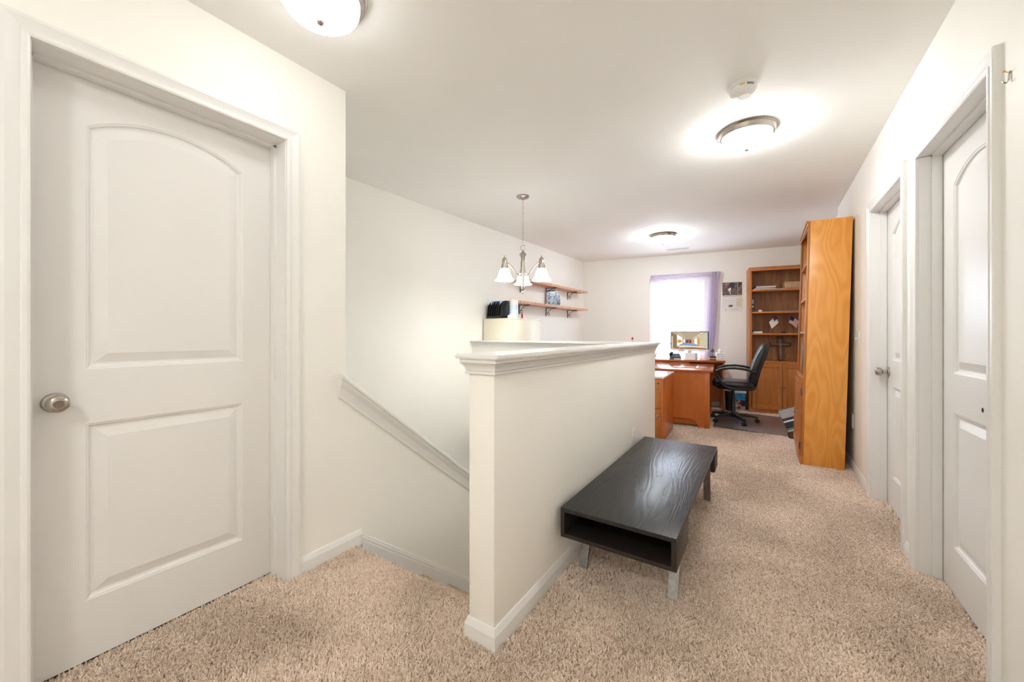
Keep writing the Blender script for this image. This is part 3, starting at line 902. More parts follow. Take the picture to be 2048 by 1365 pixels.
for k, an in enumerate((VD, VD + 2 * PI / 3, VD - 2 * PI / 3)):
    dv = Vector((math.cos(an), math.sin(an), 0))
    pts = []
    P0, P1, P2, P3 = (0.02, 1.705), (0.10, 1.70), (0.10, 1.815), (0.19, 1.813)
    for i in range(17):
        u = i / 16
        r_ = (1 - u) ** 3 * P0[0] + 3 * u * (1 - u) ** 2 * P1[0] + 3 * u * u * (1 - u) * P2[0] + u ** 3 * P3[0]
        z_ = (1 - u) ** 3 * P0[1] + 3 * u * (1 - u) ** 2 * P1[1] + 3 * u * u * (1 - u) * P2[1] + u ** 3 * P3[1]
        pts.append(dv * r_ + up * zr(z_))
    bb = B(); bb.tube(pts, 0.0055, 8); bb.done('arm', 'nickel', cd)
    c = dv * 0.195
    bb = B()
    bb.lathe([(0.001, zr(1.876)), (0.005, zr(1.874)), (0.006, zr(1.868)), (0.003, zr(1.862)), (0.010, zr(1.858)), (0.021, zr(1.845)), (0.024, zr(1.835)), (0.024, zr(1.792)), (0.031, zr(1.790)), (0.031, zr(1.755)), (0.026, zr(1.752)), (0.001, zr(1.752))], c, n=24)
    sk = bb.done('socket', 'nickel', cd, 30)
    bb = B()
    bb.lathe([(0.030, zr(1.757)), (0.042, zr(1.742)), (0.052, zr(1.72)), (0.060, zr(1.69)), (0.072, zr(1.665)), (0.090, zr(1.648)), (0.088, zr(1.646)), (0.070, zr(1.662)), (0.057, zr(1.69)), (0.049, zr(1.72)), (0.039, zr(1.742)), (0.028, zr(1.755))], c, n=32, cap=False)
    bb.done('shade', 'shade', cd, 60)
    bb = B(); bb.lathe([(0.014, zr(1.752)), (0.016, zr(1.72)), (0.028, zr(1.69)), (0.030, zr(1.665)), (0.022, zr(1.643)), (0.010, zr(1.635)), (0.001, zr(1.634))], c, n=20); bb.done('bulb', 'bulb', sk, 60)

# ------------------------------------------------------------------ black bench
bn = thing('bench', 'low black wood-grain table with open cubby and steel legs against the half wall', 'table', (0, 0, 0))
BX0, BX1, BY0, BY1, BZ = -0.800, -0.295, 1.620, 3.105, 0.352
bxo('top', 'blackwood', bn, (BX0, BX1, BY0, BY1, BZ - 0.019, BZ), bev=0.0015)
def bench_box(y0, y1, open_front):
    z0 = BZ - 0.135
    p = []
    bb = B(); bb.box(BX0, BX0 + 0.020, y0, y1, z0, BZ - 0.019, bev=0.001); bb.done('side_panel', 'blackwood_edge', bn)
    bb = B(); bb.box(BX1 - 0.020, BX1, y0, y1, z0, BZ - 0.019, bev=0.001); bb.done('side_panel', 'blackwood_edge', bn)
    bb = B(); bb.box(BX0 + 0.02, BX1 - 0.02, y0, y1, z0, z0 + 0.018, bev=0.001); bb.done('bottom_panel', 'blackwood_edge', bn)
    bb = B(); bb.box(BX0 + 0.02, BX1 - 0.02, y1 - 0.012, y1, z0 + 0.018, BZ - 0.019); bb.done('back_panel', 'blackwood_edge', bn)
bench_box(BY0, BY0 + 0.275, True)
bb = B(); bb.box(BX0, BX1 + 0.003, BY1 - 0.17, BY1, BZ - 0.135, BZ - 0.022, bev=0.002); bb.done('drawer', 'blackwood_edge', bn)
for x in (BX0 + 0.045, BX1 - 0.045):
    for (yt, yb_) in ((BY0 + 0.28, BY0 + 0.155), (BY1 - 0.20, BY1 - 0.155)):
        bb = B()
        hw, ht = 0.0215, 0.009
        q = lambda y, z: [(x - hw, y - ht, z), (x + hw, y - ht, z), (x + hw, y + ht, z), (x - hw, y + ht, z)]
        bb.loft([q(yb_, 0.0), q(yt, BZ - 0.019)])
        bb.done('leg', 'chrome', bn, smooth=0)

# ------------------------------------------------------------------ bookcases
def bookcase(name, label, loc, rz, rx, side_mat):
    """front faces local -y, origin at back-left bottom corner; width 0.80 depth 0.30"""
    Wd, Dp, H = 0.80, 0.295, 2.125
    t = thing(name, label, 'bookcase', loc, rz, rx=rx, group='tall honey oak bookcases')
    bxo('side_panel', side_mat, t, (0, 0.02, -Dp + 0.018, 0, 0, H), bev=0.001)
    bxo('side_panel', side_mat, t, (Wd - 0.02, Wd, -Dp + 0.018, 0, 0, H), bev=0.001)
    bxo('back_panel', 'back_oak', t, (0.02, Wd - 0.02, -0.012, -0.004, 0.03, H - 0.01))
    bxo('top_panel', 'honey_h', t, (0.02, Wd - 0.02, -Dp + 0.018, -0.001, H - 0.02, H))
    bxo('stile', 'honey', t, (0, 0.030, -Dp, -Dp + 0.018, 0, H), bev=0.0015)
    bxo('stile', 'honey', t, (Wd - 0.030, Wd, -Dp, -Dp + 0.018, 0, H), bev=0.0015)
    b = B(); b.box(-0.004, Wd + 0.004, -Dp - 0.006, -Dp + 0.001, H - 0.052, H, bev=0.002); b.box(-0.008, Wd + 0.008, -Dp - 0.012, -Dp - 0.004, H - 0.018, H, bev=0.002)
    b.done('top_rail', 'honey_h', t)
    for z in (1.802, 1.481, 1.167):
        bxo('shelf', 'honey_h', t, (0.022, Wd - 0.022, -Dp + 0.012, -0.013, z - 0.024, z), bev=0.002)
    bxo('counter', 'honey_h', t, (0.022, Wd - 0.022, -Dp - 0.008, -0.013, 0.742, 0.762), bev=0.003)
    bxo('rail', 'honey_h', t, (0.03, Wd - 0.03, -Dp, -Dp + 0.018, 0.722, 0.742))
    bxo('plinth', 'honey_h', t, (-0.002, Wd + 0.002, -Dp - 0.004, -Dp + 0.014, 0, 0.068), bev=0.002)
    bxo('cabinet_floor', 'honey_h', t, (0.022, Wd - 0.022, -Dp + 0.018, -0.013, 0.05, 0.068))
    for i in range(2):
        x0, x1 = (0.034, 0.398) if i == 0 else (0.404, 0.766)
        y = -Dp - 0.017
        z0, z1 = 0.072, 0.726
        fw = 0.050
        d = B()
        f = lambda u, v, w: (u, y - w, v)
        d.sweep([(x0 + fw, z0 + fw), (x0 + fw, z1 - fw), (x1 - fw, z1 - fw), (x1 - fw, z0 + fw)], [(0, -0.002), (0.006, 0.0), (fw, 0.0), (fw, -0.017), (0.0, -0.017)], f, closed=True)
        dr = d.done('door', 'honey', t, smooth=20)
        p = B(); lp = [(x0 + fw, z0 + fw), (x1 - fw, z0 + fw), (x1 - fw, z1 - fw), (x0 + fw, z1 - fw)]
        rings = [[f(q[0], q[1], w) for q in (offset_loop(lp, dd) if dd else lp)] for dd, w in ((0, -0.002), (0.004, -0.009), (0.010, -0.009), (0.042, -0.001))]
        p.loft(rings, True, False); p.face(rings[-1]); p.done('raised_panel', 'honey', dr, smooth=15)
        kx = x1 - 0.022 if i == 0 else x0 + 0.022
        k = B(); k.lathe([(0.005, 0.0), (0.005, 0.010), (0.011, 0.014), (0.013, 0.020), (0.009, 0.025), (0.001, 0.026)], (kx, y, 0.402), (0, -1, 0), 16); k.done('knob', 'nickel', dr)
        hx = 0.028 if i == 0 else 0.772
        for hz in (0.16, 0.63):
            h = B(); h.tube([(hx, y + 0.006, hz - 0.03), (hx, y + 0.006, hz + 0.03)], 0.004, 8); h.box(hx - 0.008, hx + 0.008, y + 0.014, y + 0.018, hz - 0.025, hz + 0.025); h.done('hinge', 'nickel_dark', dr)
    return t
FBS = 2.523
fb = bookcase('bookcase', 'tall honey oak bookcase with flags and cross, against the window wall', FW(FBS, 0.006), FA, 0, 'honey')
LEAN = math.radians(1.45)
BBX = 0.243 + 0.300
bb_ = bookcase('bookcase', 'tall maple-sided bookcase leaning back on the right wall', (BBX, 5.005, 0.008), -PI / 2, -LEAN, 'maple_side')

def FB(x, off, z):                       # point in the far bookcase: x from its left side, off from its back
    return FW(FBS + x, 0.006 + off, z)
# things in the far bookcase
cr = thing('cross', 'carved dark wooden cross standing in the far bookcase', 'cross', FB(0.425, 0.05, 0.763), FA)
b = B(); b.box(-0.034, 0.034, -0.018, 0.010, 0.0, 0.362, bev=0.006); b.done('upright', 'darkwood', cr)
b = B(); b.box(-0.128, 0.128, -0.020, 0.010, 0.215, 0.268, bev=0.006); b.done('crossbar', 'darkwood', cr)
b = B(); b.box(-0.017, 0.017, -0.026, -0.017, 0.018, 0.31, bev=0.004); b.box(-0.105, 0.105, -0.028, -0.019, 0.230, 0.253, bev=0.004); b.done('raised_inlay', plain('worn_bronze', (0.20, 0.14, 0.09, 1), 0.4, 0.3, noise=0.5, nscale=60), cr)
b = B(); b.lathe([(0.013, 0.0), (0.010, 0.006), (0.001, 0.009)], (0, -0.027, 0.242), (0, -1, 0), 16); b.done('boss', 'nickel_dark', cr)

fl = thing('flag_stand', 'pair of small desk flags crossed in a black base', 'flags', FB(0.445, 0.14, 1.168), FA)
b = B(); b.lathe([(0.040, 0.0), (0.040, 0.006), (0.030, 0.014), (0.012, 0.020), (0.001, 0.020)], n=24); b.done('base', 'black_plastic', fl)
def flag(sgn, kind):
    top = Vector((sgn * 0.095, 0.0, 0.262)); bot = Vector((sgn * 0.004, 0, 0.012))
    b = B(); b.tube([bot, top], 0.0022, 6); b.lathe([(0.003, 0), (0.004, 0.004), (0.001, 0.010)], top, (0, 0, 1), 8)
    pole = b.done('pole', 'black_plastic', fl)
    dn = (bot - top).normalized()
    out = Vector((0.72 * -1 if sgn < 0 else 0.82, -0.18, -0.62)).normalized()
    b = B(); nx, ny = 14, 13
    g = {}
    for i in range(nx + 1):
        for j in range(ny + 1):
            u, v = i / nx, j / ny
            p = top + dn * (0.008 + 0.105 * v) + out * (0.118 * u) + Vector((0, 0.010 * math.sin(u * 7 + v * 2), -0.018 * u * u))
            g[i, j] = b._v(p)
    for i in range(nx):
        for j in range(ny):
            f = b.bm.faces.new((g[i, j], g[i + 1, j], g[i + 1, j + 1], g[i, j + 1]))
            if kind == 'us':
                f.material_index = 1 if (i < 6 and j < 7) else (2 if j % 2 == 0 else 0)
            else:
                f.material_index = 1 if (i < 6 and j < 6) else 0
                if i in (2, 3) and 1 <= j <= 4 or (j in (2,) and 1 <= i <= 4): f.material_index = 2
    b.done('flag', ['white_cloth', 'navy', 'red'], pole, smooth=180)
flag(-1, 'white'); flag(1, 'us')

bx = thing('cardboard_box', 'brown cardboard box on the top shelf of the far bookcase', 'box', FB(0.545, 0.17, 1.803), FA)
bxo('box_body', 'cardboard', bx, (-0.105, 0.105, -0.075, 0.075, 0, 0.098), bev=0.002)
bxo('lid_seam', plain('cardboard_seam', (0.33, 0.2, 0.11, 1), 0.8, noise=0.05), bx, (-0.104, 0.104, -0.0765, -0.0745, 0.068, 0.070))
def book(label, loc, rz, dims, cover, spine_mark=None, cat='book', group=None, ry=0.0, rx=0.0, name='book'):
    t = thing(name, label, cat, loc, rz, group, rx=rx, ry=ry)
    w, d, h = dims                                       # spine faces -y
    b = B(); b.box(0, w, 0, d, 0, h, bev=min(w, 0.004) * 0.4); b.done('cover', cover, t)
    b = B(); b.box(w * 0.12, w * 0.88, 0.004, d + 0.0008, 0.002, h + 0.0008); b.done('pages', 'paper', t)
    if spine_mark:
        for (za, zb_, m) in spine_mark:
            b = B(); b.box(w * 0.25, w * 0.75, -0.0009, 0.001, h * za, h * zb_); b.done('spine_print', m, t)
    return t
book('black book with pale spine lettering standing on the second shelf', FB(0.028, 0.235, 1.482), FA, (0.045, 0.16, 0.215), 'slateprint', [(0.55, 0.85, 'paper_grey'), (0.3, 0.42, 'cream_card'), (0.08, 0.14, 'teal')])
book('slim white book standing on the third shelf', FB(0.024, 0.25, 1.168), FA, (0.014, 0.17, 0.182), 'paper', [(0.75, 0.95, 'navy')])
def flat_stack(label, loc, rz, layers, name='magazine_stack'):
    pass
# magazines lying on the top shelf, individually
zz = 1.803
for k, (lab, w, dep, th, ox, mats, rr) in enumerate((
        ('flat silver folder lying under the magazines on the top shelf', 0.40, 0.23, 0.008, 0.045, 'paper_grey', 0.03),
        ('dark magazine lying on the silver folder', 0.27, 0.20, 0.014, 0.06, 'slateprint', 0.02),
        ('red-edged magazine between the two dark magazines', 0.245, 0.19, 0.016, 0.08, 'red', -0.04),
        ('grey-black magazine topmost on the top shelf pile', 0.25, 0.19, 0.014, 0.085, 'slateprint', 0.06))):
    p = FB(ox, 0.262, zz)
    t = thing('magazine', lab, 'magazine', p, FA + rr, group='magazines on the top shelf')
    bxo('cover', mats, t, (0, w, 0, dep, 0, th), bev=0.002)
    bxo('pages', 'paper', t, (0.004, w + 0.0006, -0.0006, dep - 0.004, th * 0.25, th * 0.75))
    zz += th + 0.0005
t = thing('toy_car', 'small red and white trinket on the second shelf', 'trinket', FB(0.12, 0.22, 1.482), FA)
b = B(); b.box(-0.035, 0.0, -0.02, 0.02, 0.0, 0.022, bev=0.005); b.done('red_half', 'red', t)
b = B(); b.box(-0.002, 0.045, -0.022, 0.022, 0.0, 0.018, bev=0.005); b.box(0.005, 0.035, -0.015, 0.015, 0.016, 0.026, bev=0.004); b.done('white_half', 'paper', t)
t = thing('folder', 'thin dark folder lying flat on the second shelf', 'folder', FB(0.30, 0.255, 1.482), FA)
bxo('cover', 'slateprint', t, (0, 0.34, 0, 0.2, 0, 0.006), bev=0.001); bxo('sheets', 'paper', t, (0.004, 0.336, -0.0005, 0.19, 0.002, 0.004))
t = book('white paperback lying flat on the third shelf', FB(0.055, 0.24, 1.168), FA, (0.115, 0.15, 0.026), 'paper')
t = thing('notebook', 'dark notebook resting on the white paperback', 'notebook', FB(0.06, 0.23, 1.1955), FA)
bxo('cover', 'slateprint', t, (0, 0.075, 0, 0.13, 0, 0.018), bev=0.002); bxo('pages', 'paper', t, (0.003, 0.0756, 0.003, 0.127, 0.004, 0.014))

# things in and by the leaning bookcase (local frame of that bookcase: x towards the viewer, -y towards the room)
def BBP(x, y, z):
    return bb_.matrix_basis @ Vector((x, y, z))
bpy.context.view_layer.update()
tb = thing('binder', 'tall dark brown binder standing in the leaning bookcase', 'binder', BBP(0.44, -0.06, 0.763), -PI / 2, rx=-LEAN)
bxo('cover', 'brownprint', tb, (0, 0.06, -0.222, 0.02, 0, 0.285), bev=0.003); bxo('pages', 'paper', tb, (0.008, 0.052, -0.21, 0.0205, 0.004, 0.2855)); bxo('spine_label', 'slateprint', tb, (0.012, 0.048, -0.2232, -0.2215, 0.05, 0.24))
tb = thing('binder', 'purple-grey binder beside the dark brown one', 'binder', BBP(0.36, -0.06, 0.763), -PI / 2, rx=-LEAN)
bxo('cover', plain('mauve_cover', (0.10, 0.07, 0.10, 1), 0.4, noise=0.3, nscale=30), tb, (0, 0.06, -0.222, 0.02, 0, 0.29), bev=0.003); bxo('pages', 'paper', tb, (0.008, 0.052, -0.21, 0.0205, 0.004, 0.2905))
# magazines leaning on the floor against its doors
def floor_mag(label, x, y, z, ang, h, w, cover, rz, bands):
    t = thing('magazine', label, 'magazine', (x, y, z), rz, group='magazines leaning on the floor', rx=ang)
    bxo('cover', cover, t, (0, w, -0.004, 0.004, 0, h), bev=0.001)
    for za, zb_, m in bands:
        b = B(); b.box(0.004, w - 0.004, -0.0048, -0.003, h * za, h * zb_); b.done('cover_print', m, t)
    return t

# ------------------------------------------------------------------ study furniture
# credenza under the window
CT = 0.768
cz = thing('credenza', 'low cherry credenza under the window, monitor on top', 'cabinet', FW(0.80, 0.02), FA)
CW, CDp = 1.395, 0.50
bxo('top', 'cherry_top', cz, (-0.02, CW, -CDp - 0.02, 0, CT - 0.028, CT), bev=0.003)
bxo('side_panel', 'cherry', cz, (CW - 0.035, CW - 0.012, -CDp, 0, 0, CT - 0.028), bev=0.002)
bxo('side_panel', 'cherry', cz, (0, 0.022, -CDp, 0, 0, CT - 0.028), bev=0.002)
bxo('back_panel', 'cherry', cz, (0.022, CW - 0.035, -0.02, -0.005, 0.1, CT - 0.028))
for i in range(3):
    dr = bxo('drawer', 'cherry', cz, (0.03 + i * 0.30, 0.32 + i * 0.30, -CDp - 0.004, -CDp + 0.3, CT - 0.135, CT - 0.034), bev=0.003)
    b = B(); b.lathe([(0.005, 0), (0.005, 0.012), (0.012, 0.018), (0.010, 0.025), (0.001, 0.027)], (0.175 + i * 0.30, -CDp - 0.004, CT - 0.085), (0, -1, 0), 14); b.done('knob', 'nickel', dr)
bxo('pedestal', 'cherry', cz, (0.022, 0.42, -CDp + 0.005, -0.03, 0.02, CT - 0.14), bev=0.002)
# writing desk, end panel towards the viewer
DA = math.radians(5.0)
dk = thing('desk', 'cherry writing desk with arched end panel, black chair beside it', 'desk', (-0.568, 5.165, 0), DA)
DZ, DW, DL = 0.722, 0.70, 1.02
bxo('top', 'cherry_top', dk, (-DW - 0.03, 0.035, -0.035, DL, DZ - 0.026, DZ), bev=0.003)
b = B()
arch = [(0.0, 0.0), (0.0, DZ - 0.026), (-DW, DZ - 0.026), (-DW, 0.0), (-DW + 0.12, 0.0)]
for i in range(9):
    a = PI / 2 * i / 8
    arch.append((-DW + 0.12 + 0.10 * (1 - math.cos(a)), 0.118 * math.sin(a)))
for i in range(9):
    a = PI / 2 * (1 - i / 8)
    arch.append((-0.12 - 0.10 * (1 - math.cos(a)), 0.118 * math.sin(a)))
arch.append((-0.12, 0.0))
b.prism(arch, lambda u, v, w: (u, w, v), 0.0, 0.024)
b.done('end_panel', 'cherry', dk, smooth=15)
bxo('corner_strip', 'cherry', dk, (-0.055, -0.001, -0.003, 0.001, 0.0, DZ - 0.026), bev=0.001)
b = B(); b.prism(arch, lambda u, v, w: (u, w, v), DL - 0.06, DL - 0.036); b.done('end_panel', 'cherry', dk, smooth=15)
bxo('modesty_panel', 'cherry', dk, (-DW + 0.02, -DW + 0.04, 0.024, DL - 0.06, 0.2, DZ - 0.026))
pd = bxo('drawer_pedestal', 'cherry', dk, (-0.42, -0.025, 0.026, 0.14, 0.045, DZ - 0.028), bev=0.002)
bxo('side_rail', 'cherry', dk, (-0.03, -0.006, 0.14, DL - 0.06, DZ - 0.11, DZ - 0.028), bev=0.002)
# small filing pedestal behind the half wall end
pf = thing('filing_pedestal', 'small wooden filing pedestal behind the end of the half wall', 'cabinet', (-0.915, 4.29, 0), math.radians(2))
PZ = 0.706
bxo('top', plain('pale_glossy_laminate', (0.78, 0.74, 0.72, 1), 0.12, noise=0.03), pf, (-0.44, 0.012, -0.015, 0.66, PZ - 0.022, PZ), bev=0.003)
bxo('body', 'cherry', pf, (-0.43, 0.0, 0.0, 0.64, 0.0, PZ - 0.022), bev=0.002)
for z0, z1 in ((0.03, 0.35), (0.36, PZ - 0.05)):
    dr = bxo('drawer', 'honey', pf, (-0.415, -0.022, -0.012, 0.0, z0, z1), bev=0.002)
    b = B(); b.tube([(-0.14, -0.014, z1 - 0.07), (-0.14, -0.034, z1 - 0.07), (-0.045, -0.034, z1 - 0.07), (-0.045, -0.014, z1 - 0.07)], 0.006, 8); b.done('handle', 'chrome', dr)
b = B(); b.lathe([(0.008, 0), (0.008, 0.003), (0.001, 0.003)], (-0.045, -0.012, PZ - 0.075), (0, -1, 0), 12); b.done('lock', 'dark_gap', pf)

# chair mat
b = B()
mp = [(-0.562, 5.42), (0.20, 5.27), (0.235, 6.05), (0.20, 6.43), (-0.15, 6.50), (-0.465, 6.42), (-0.48, 6.27), (-0.562, 6.25)]
b.prism(mp, XYZ, 0.010, 0.014)
tag(b.done('chair_mat', 'mat', smooth=0), 'dark glossy vinyl mat on the carpet under the office chair', 'floor mat')

# monitor
pL, pR = Vector(FW(1.455, 0.17)), Vector(FW(1.985, 0.40))
mv = pR - pL; mw = mv.length
mo = thing('monitor', 'wide computer monitor showing a bright interior picture', 'monitor', ((pL.x + pR.x) / 2, (pL.y + pR.y) / 2, CT), math.atan2(mv.y, mv.x))
hw = mw / 2
Z0, Z1 = 0.925 - CT, 1.195 - CT
b = B(); b.box(-hw, hw, -0.012, 0.014, Z0 - 0.002, Z1, bev=0.003); cs = b.done('bezel', 'bezel', mo)
b = B(); b.box(-hw, hw, -0.013, 0.015, Z0 - 0.030, Z0 - 0.003, bev=0.002); b.done('chin', 'white_plastic', mo)
# screen picture: flat faces in one plane (a long bright hall)
px0, px1, pz0, pz1 = -hw + 0.012, hw - 0.010, Z0 + 0.004, Z1 - 0.010
sc_m = []
def scr(r, g, b_):
    a = N('screen_pixels_%d_%d_%d' % (r, g, b_)); a.set(Base_Color=(0, 0, 0, 1), Roughness=0.2)
    a.b.inputs['Emission Color'].default_value = S(r, g, b_); a.b.inputs['Emission Strength'].default_value = 0.27
    sc_m.append(a.m); return len(sc_m) - 1
cCe, cLw, cRw, cFl, cBk, cWi, cWo, cBl, cDk, cSh = scr(176, 158, 132), scr(132, 112, 84), scr(196, 186, 160), scr(150, 112, 78), scr(150, 96, 80), scr(240, 240, 240), scr(210, 140, 60), scr(120, 160, 200), scr(70, 40, 40), scr(222, 206, 180)
b = B()
def sp(u, v, k=0): return (px0 + (px1 - px0) * u, -0.0125 - 0.0002 * k, pz0 + (pz1 - pz0) * v)
def poly(pts, mi, k=0): b.face([sp(u, v, k) for u, v in pts], mi)
bu0, bu1, bv0, bv1 = 0.42, 0.58, 0.36, 0.56
poly([(0, 1), (bu0, bv1), (bu1, bv1), (1, 1)], cCe); poly([(0, 0), (0, 1), (bu0, bv1), (bu0, bv0)], cLw)
poly([(1, 0), (bu1, bv0), (bu1, bv1), (1, 1)], cRw); poly([(0, 0), (bu0, bv0), (bu1, bv0), (1, 0)], cFl); poly([(bu0, bv0), (bu1, bv0), (bu1, bv1), (bu0, bv1)], cBk)
poly([(0.17, 0.12), (0.33, 0.31), (0.33, 0.66), (0.17, 0.86)], cWi, 1); poly([(0.19, 0.33), (0.30, 0.38), (0.30, 0.52), (0.19, 0.55)], cWo, 2)
poly([(0.35, 0.34), (0.40, 0.36), (0.40, 0.56), (0.35, 0.60)], cWi, 1); poly([(0.66, 0.30), (0.72, 0.26), (0.72, 0.62), (0.66, 0.60)], cWi, 1)
poly([(0.74, 0.26), (0.79, 0.22), (0.79, 0.66), (0.74, 0.62)], cWo, 1); poly([(0.60, 0.36), (0.64, 0.34), (0.64, 0.58), (0.60, 0.56)], cWo, 1)
poly([(0.44, 0.37), (0.47, 0.37), (0.47, 0.50), (0.44, 0.50)], cDk, 2); poly([(0.53, 0.37), (0.56, 0.37), (0.56, 0.50), (0.53, 0.50)], cDk, 2)
poly([(0.18, 0.16), (0.34, 0.20), (0.80, 0.17), (0.95, 0.06), (0.60, 0.10), (0.25, 0.06)], cSh, 1); poly([(0.20, 0.22), (0.40, 0.33), (0.62, 0.33), (0.76, 0.22), (0.5, 0.20)], cBl, 1)
poly([(0.02, 0.0), (0.05, 0.02), (0.05, 0.75), (0.02, 0.76)], cSh, 1); poly([(0.20, 0.97), (0.40, 0.62), (0.41, 0.62), (0.23, 0.97)], cSh, 1); poly([(0.90, 0.97), (0.62, 0.62), (0.61, 0.62), (0.86, 0.97)], cWi, 1)
b.done('screen', sc_m, mo, smooth=0)
b = B(); b.box(-0.03, 0.03, 0.012, 0.03, 0.01, Z0 + 0.1, bev=0.003); b.box(-0.11, 0.11, -0.06, 0.10, 0, 0.010, bev=0.004); b.done('stand', 'white_plastic', mo)

def on_cred(s, off): return FW(s, off, CT)
# desk phone / charger left of the monitor
t = thing('desk_phone', 'dark blue-grey desk phone under the left of the monitor', 'phone', on_cred(1.52, 0.40), FA + 0.2)
b = B(); b.prism([(-0.06, 0), (0.05, 0), (0.05, 0.04), (-0.06, 0.085)], lambda u, v, w: (w, -u, v), -0.08, 0.08); b.done('body', plain('slate_plastic', (0.06, 0.08, 0.12, 1), 0.4, noise=0.05), t, smooth=0)
b = B(); b.obox((-0.055, 0.0, 0.085), (0.02, 0, 0), (0, 0.075, -0.02), (0, 0.004, 0.014), bev=0.006); b.done('handset', 'slateprint', t)
t = thing('note_card', 'cream note card stuck to the bottom edge of the monitor', 'card', on_cred(1.60, 0.335), FA + 0.35, ry=0.1)
bxo('card', 'cream_card', t, (-0.045, 0.045, -0.001, 0.001, 0.115, 0.165)); bxo('print_lines', 'paper_grey', t, (-0.03, 0.03, -0.0016, -0.0009, 0.135, 0.139)); t2_ = bxo('holder_clip', 'black_plastic', t, (-0.01, 0.01, -0.004, 0.004, 0.160, 0.170))
t = thing('sticky_pad', 'small yellow notepad below the desk phone', 'notepad', on_cred(1.56, 0.475), FA)
bxo('pad', 'cream_card', t, (-0.05, 0.05, -0.02, 0.02, 0, 0.014), bev=0.001); bxo('top_sheet', 'paper', t, (-0.049, 0.049, -0.019, 0.02, 0.014, 0.0146))
t = thing('paper_stack', 'white letters standing in front of the monitor', 'papers', on_cred(1.72, 0.46), FA, rx=-0.12)
bxo('sheet', 'paper', t, (-0.06, 0.08, -0.001, 0.001, 0, 0.105)); bxo('sheet', 'paper', t, (-0.05, 0.09, 0.004, 0.006, 0, 0.10)); bxo('printed_strip', 'paper_grey', t, (0.082, 0.115, -0.003, -0.001, 0, 0.105)); bxo('printed_strip', 'blue', t, (0.083, 0.114, -0.0036, -0.0028, 0.03, 0.036))
t = thing('pen_cup', 'clear cup of pens on the credenza left of the monitor', 'pen cup', on_cred(1.235, 0.42), FA)
b = B(); b.lathe([(0.001, 0.002), (0.030, 0.002), (0.033, 0.09), (0.031, 0.09), (0.028, 0.006), (0.001, 0.006)], n=20, cap=False); b.done('cup', 'glass', t)
for k, (m, dx, dy) in enumerate((('navy', -0.02, 0.01), ('redtag', 0.018, 0.0), ('blue', 0.005, -0.02), ('red', 0.03, 0.01))):
    b = B(); b.tube([(0, 0, 0.008), (dx * 1.6, dy * 1.6, 0.15 + 0.01 * k)], 0.004, 6); b.done('pen', m, t)
# webcam on a dark box
t = thing('tape_box', 'black and copper box on the credenza beside the drape', 'box', on_cred(2.035, 0.40), FA)
b = B(); b.box(-0.042, 0.042, -0.045, 0.045, 0, 0.060, bev=0.003); b.done('body', 'slateprint', t)
b = B(); b.prism([(-0.04, 0.012), (0.04, 0.012), (0.036, 0.020), (-0.036, 0.020)], lambda u, v, w: (u, w, v), -0.0462, -0.0448); b.prism([(-0.036, 0.020), (0.036, 0.020), (0.04, 0.034), (-0.04, 0.034)], lambda u, v, w: (u, w, v), -0.0462, -0.0448); b.done('copper_band', plain('copper_print', (0.55, 0.28, 0.14, 1), 0.4, 0.3, noise=0.1), t, smooth=0)
t = thing('webcam', 'round black webcam on a thin stand over the black and copper box', 'webcam', FW(2.035, 0.40, CT + 0.0605), FA)
b = B(); b.lathe([(0.022, 0), (0.020, 0.004), (0.004, 0.006), (0.003, 0.055)], n=16); b.done('stand', 'black_plastic', t)
b = B(); b.lathe([(0.001, -0.012), (0.020, -0.010), (0.026, 0), (0.022, 0.012), (0.001, 0.014)], (0, 0, 0.080), (0, -1, 0), 20); hd = b.done('head', 'black_plastic', t)
b = B(); b.lathe([(0.012, 0.0135), (0.012, 0.016), (0.001, 0.017)], (0, 0, 0.080), (0, -1, 0), 16); b.done('lens', 'nickel_dark', hd)
t = thing('tissue_box', 'white cube tissue box with a tissue sticking out', 'tissue box', on_cred(2.135, 0.38), FA)
bxo('box_body', 'paper', t, (-0.052, 0.052, -0.052, 0.052, 0, 0.108), bev=0.003)
for k in range(3): bxo('printed_band', plain('pale_grey_print_%d' % k, (0.62, 0.62, 0.62, 1), 0.6, noise=0.15, nscale=60), t, (-0.05, 0.05, -0.0527, -0.0515, 0.012 + 0.034 * k, 0.03 + 0.034 * k))
b = B()
rows = []
for j in range(6):
    z = 0.106 + 0.012 * j; r = (0.014, 0.024, 0.028, 0.026, 0.018, 0.006)[j]
    rows.append([(r * (1 + 0.25 * math.sin(5 * a + j)) * math.cos(a), 0.8 * r * (1 + 0.25 * math.cos(4 * a)) * math.sin(a), z + 0.006 * math.sin(3 * a)) for a in [2 * PI * i / 18 for i in range(18)]])
b.loft(rows); b.done('tissue', 'white_cloth', t, smooth=180)
t = thing('figurine', 'tiny dark red ornament on a stem showing above the half wall cap', 'ornament', on_cred(0.88, 0.30), FA)
b = B(); b.lathe([(0.025, 0), (0.022, 0.01), (0.004, 0.016), (0.003, 0.30)], n=12); b.done('stem', 'darkwood', t)
b = B(); b.lathe([(0.002, 0.295), (0.016, 0.305), (0.018, 0.318), (0.008, 0.332), (0.001, 0.334)], n=14); b.done('bud', 'red', t)

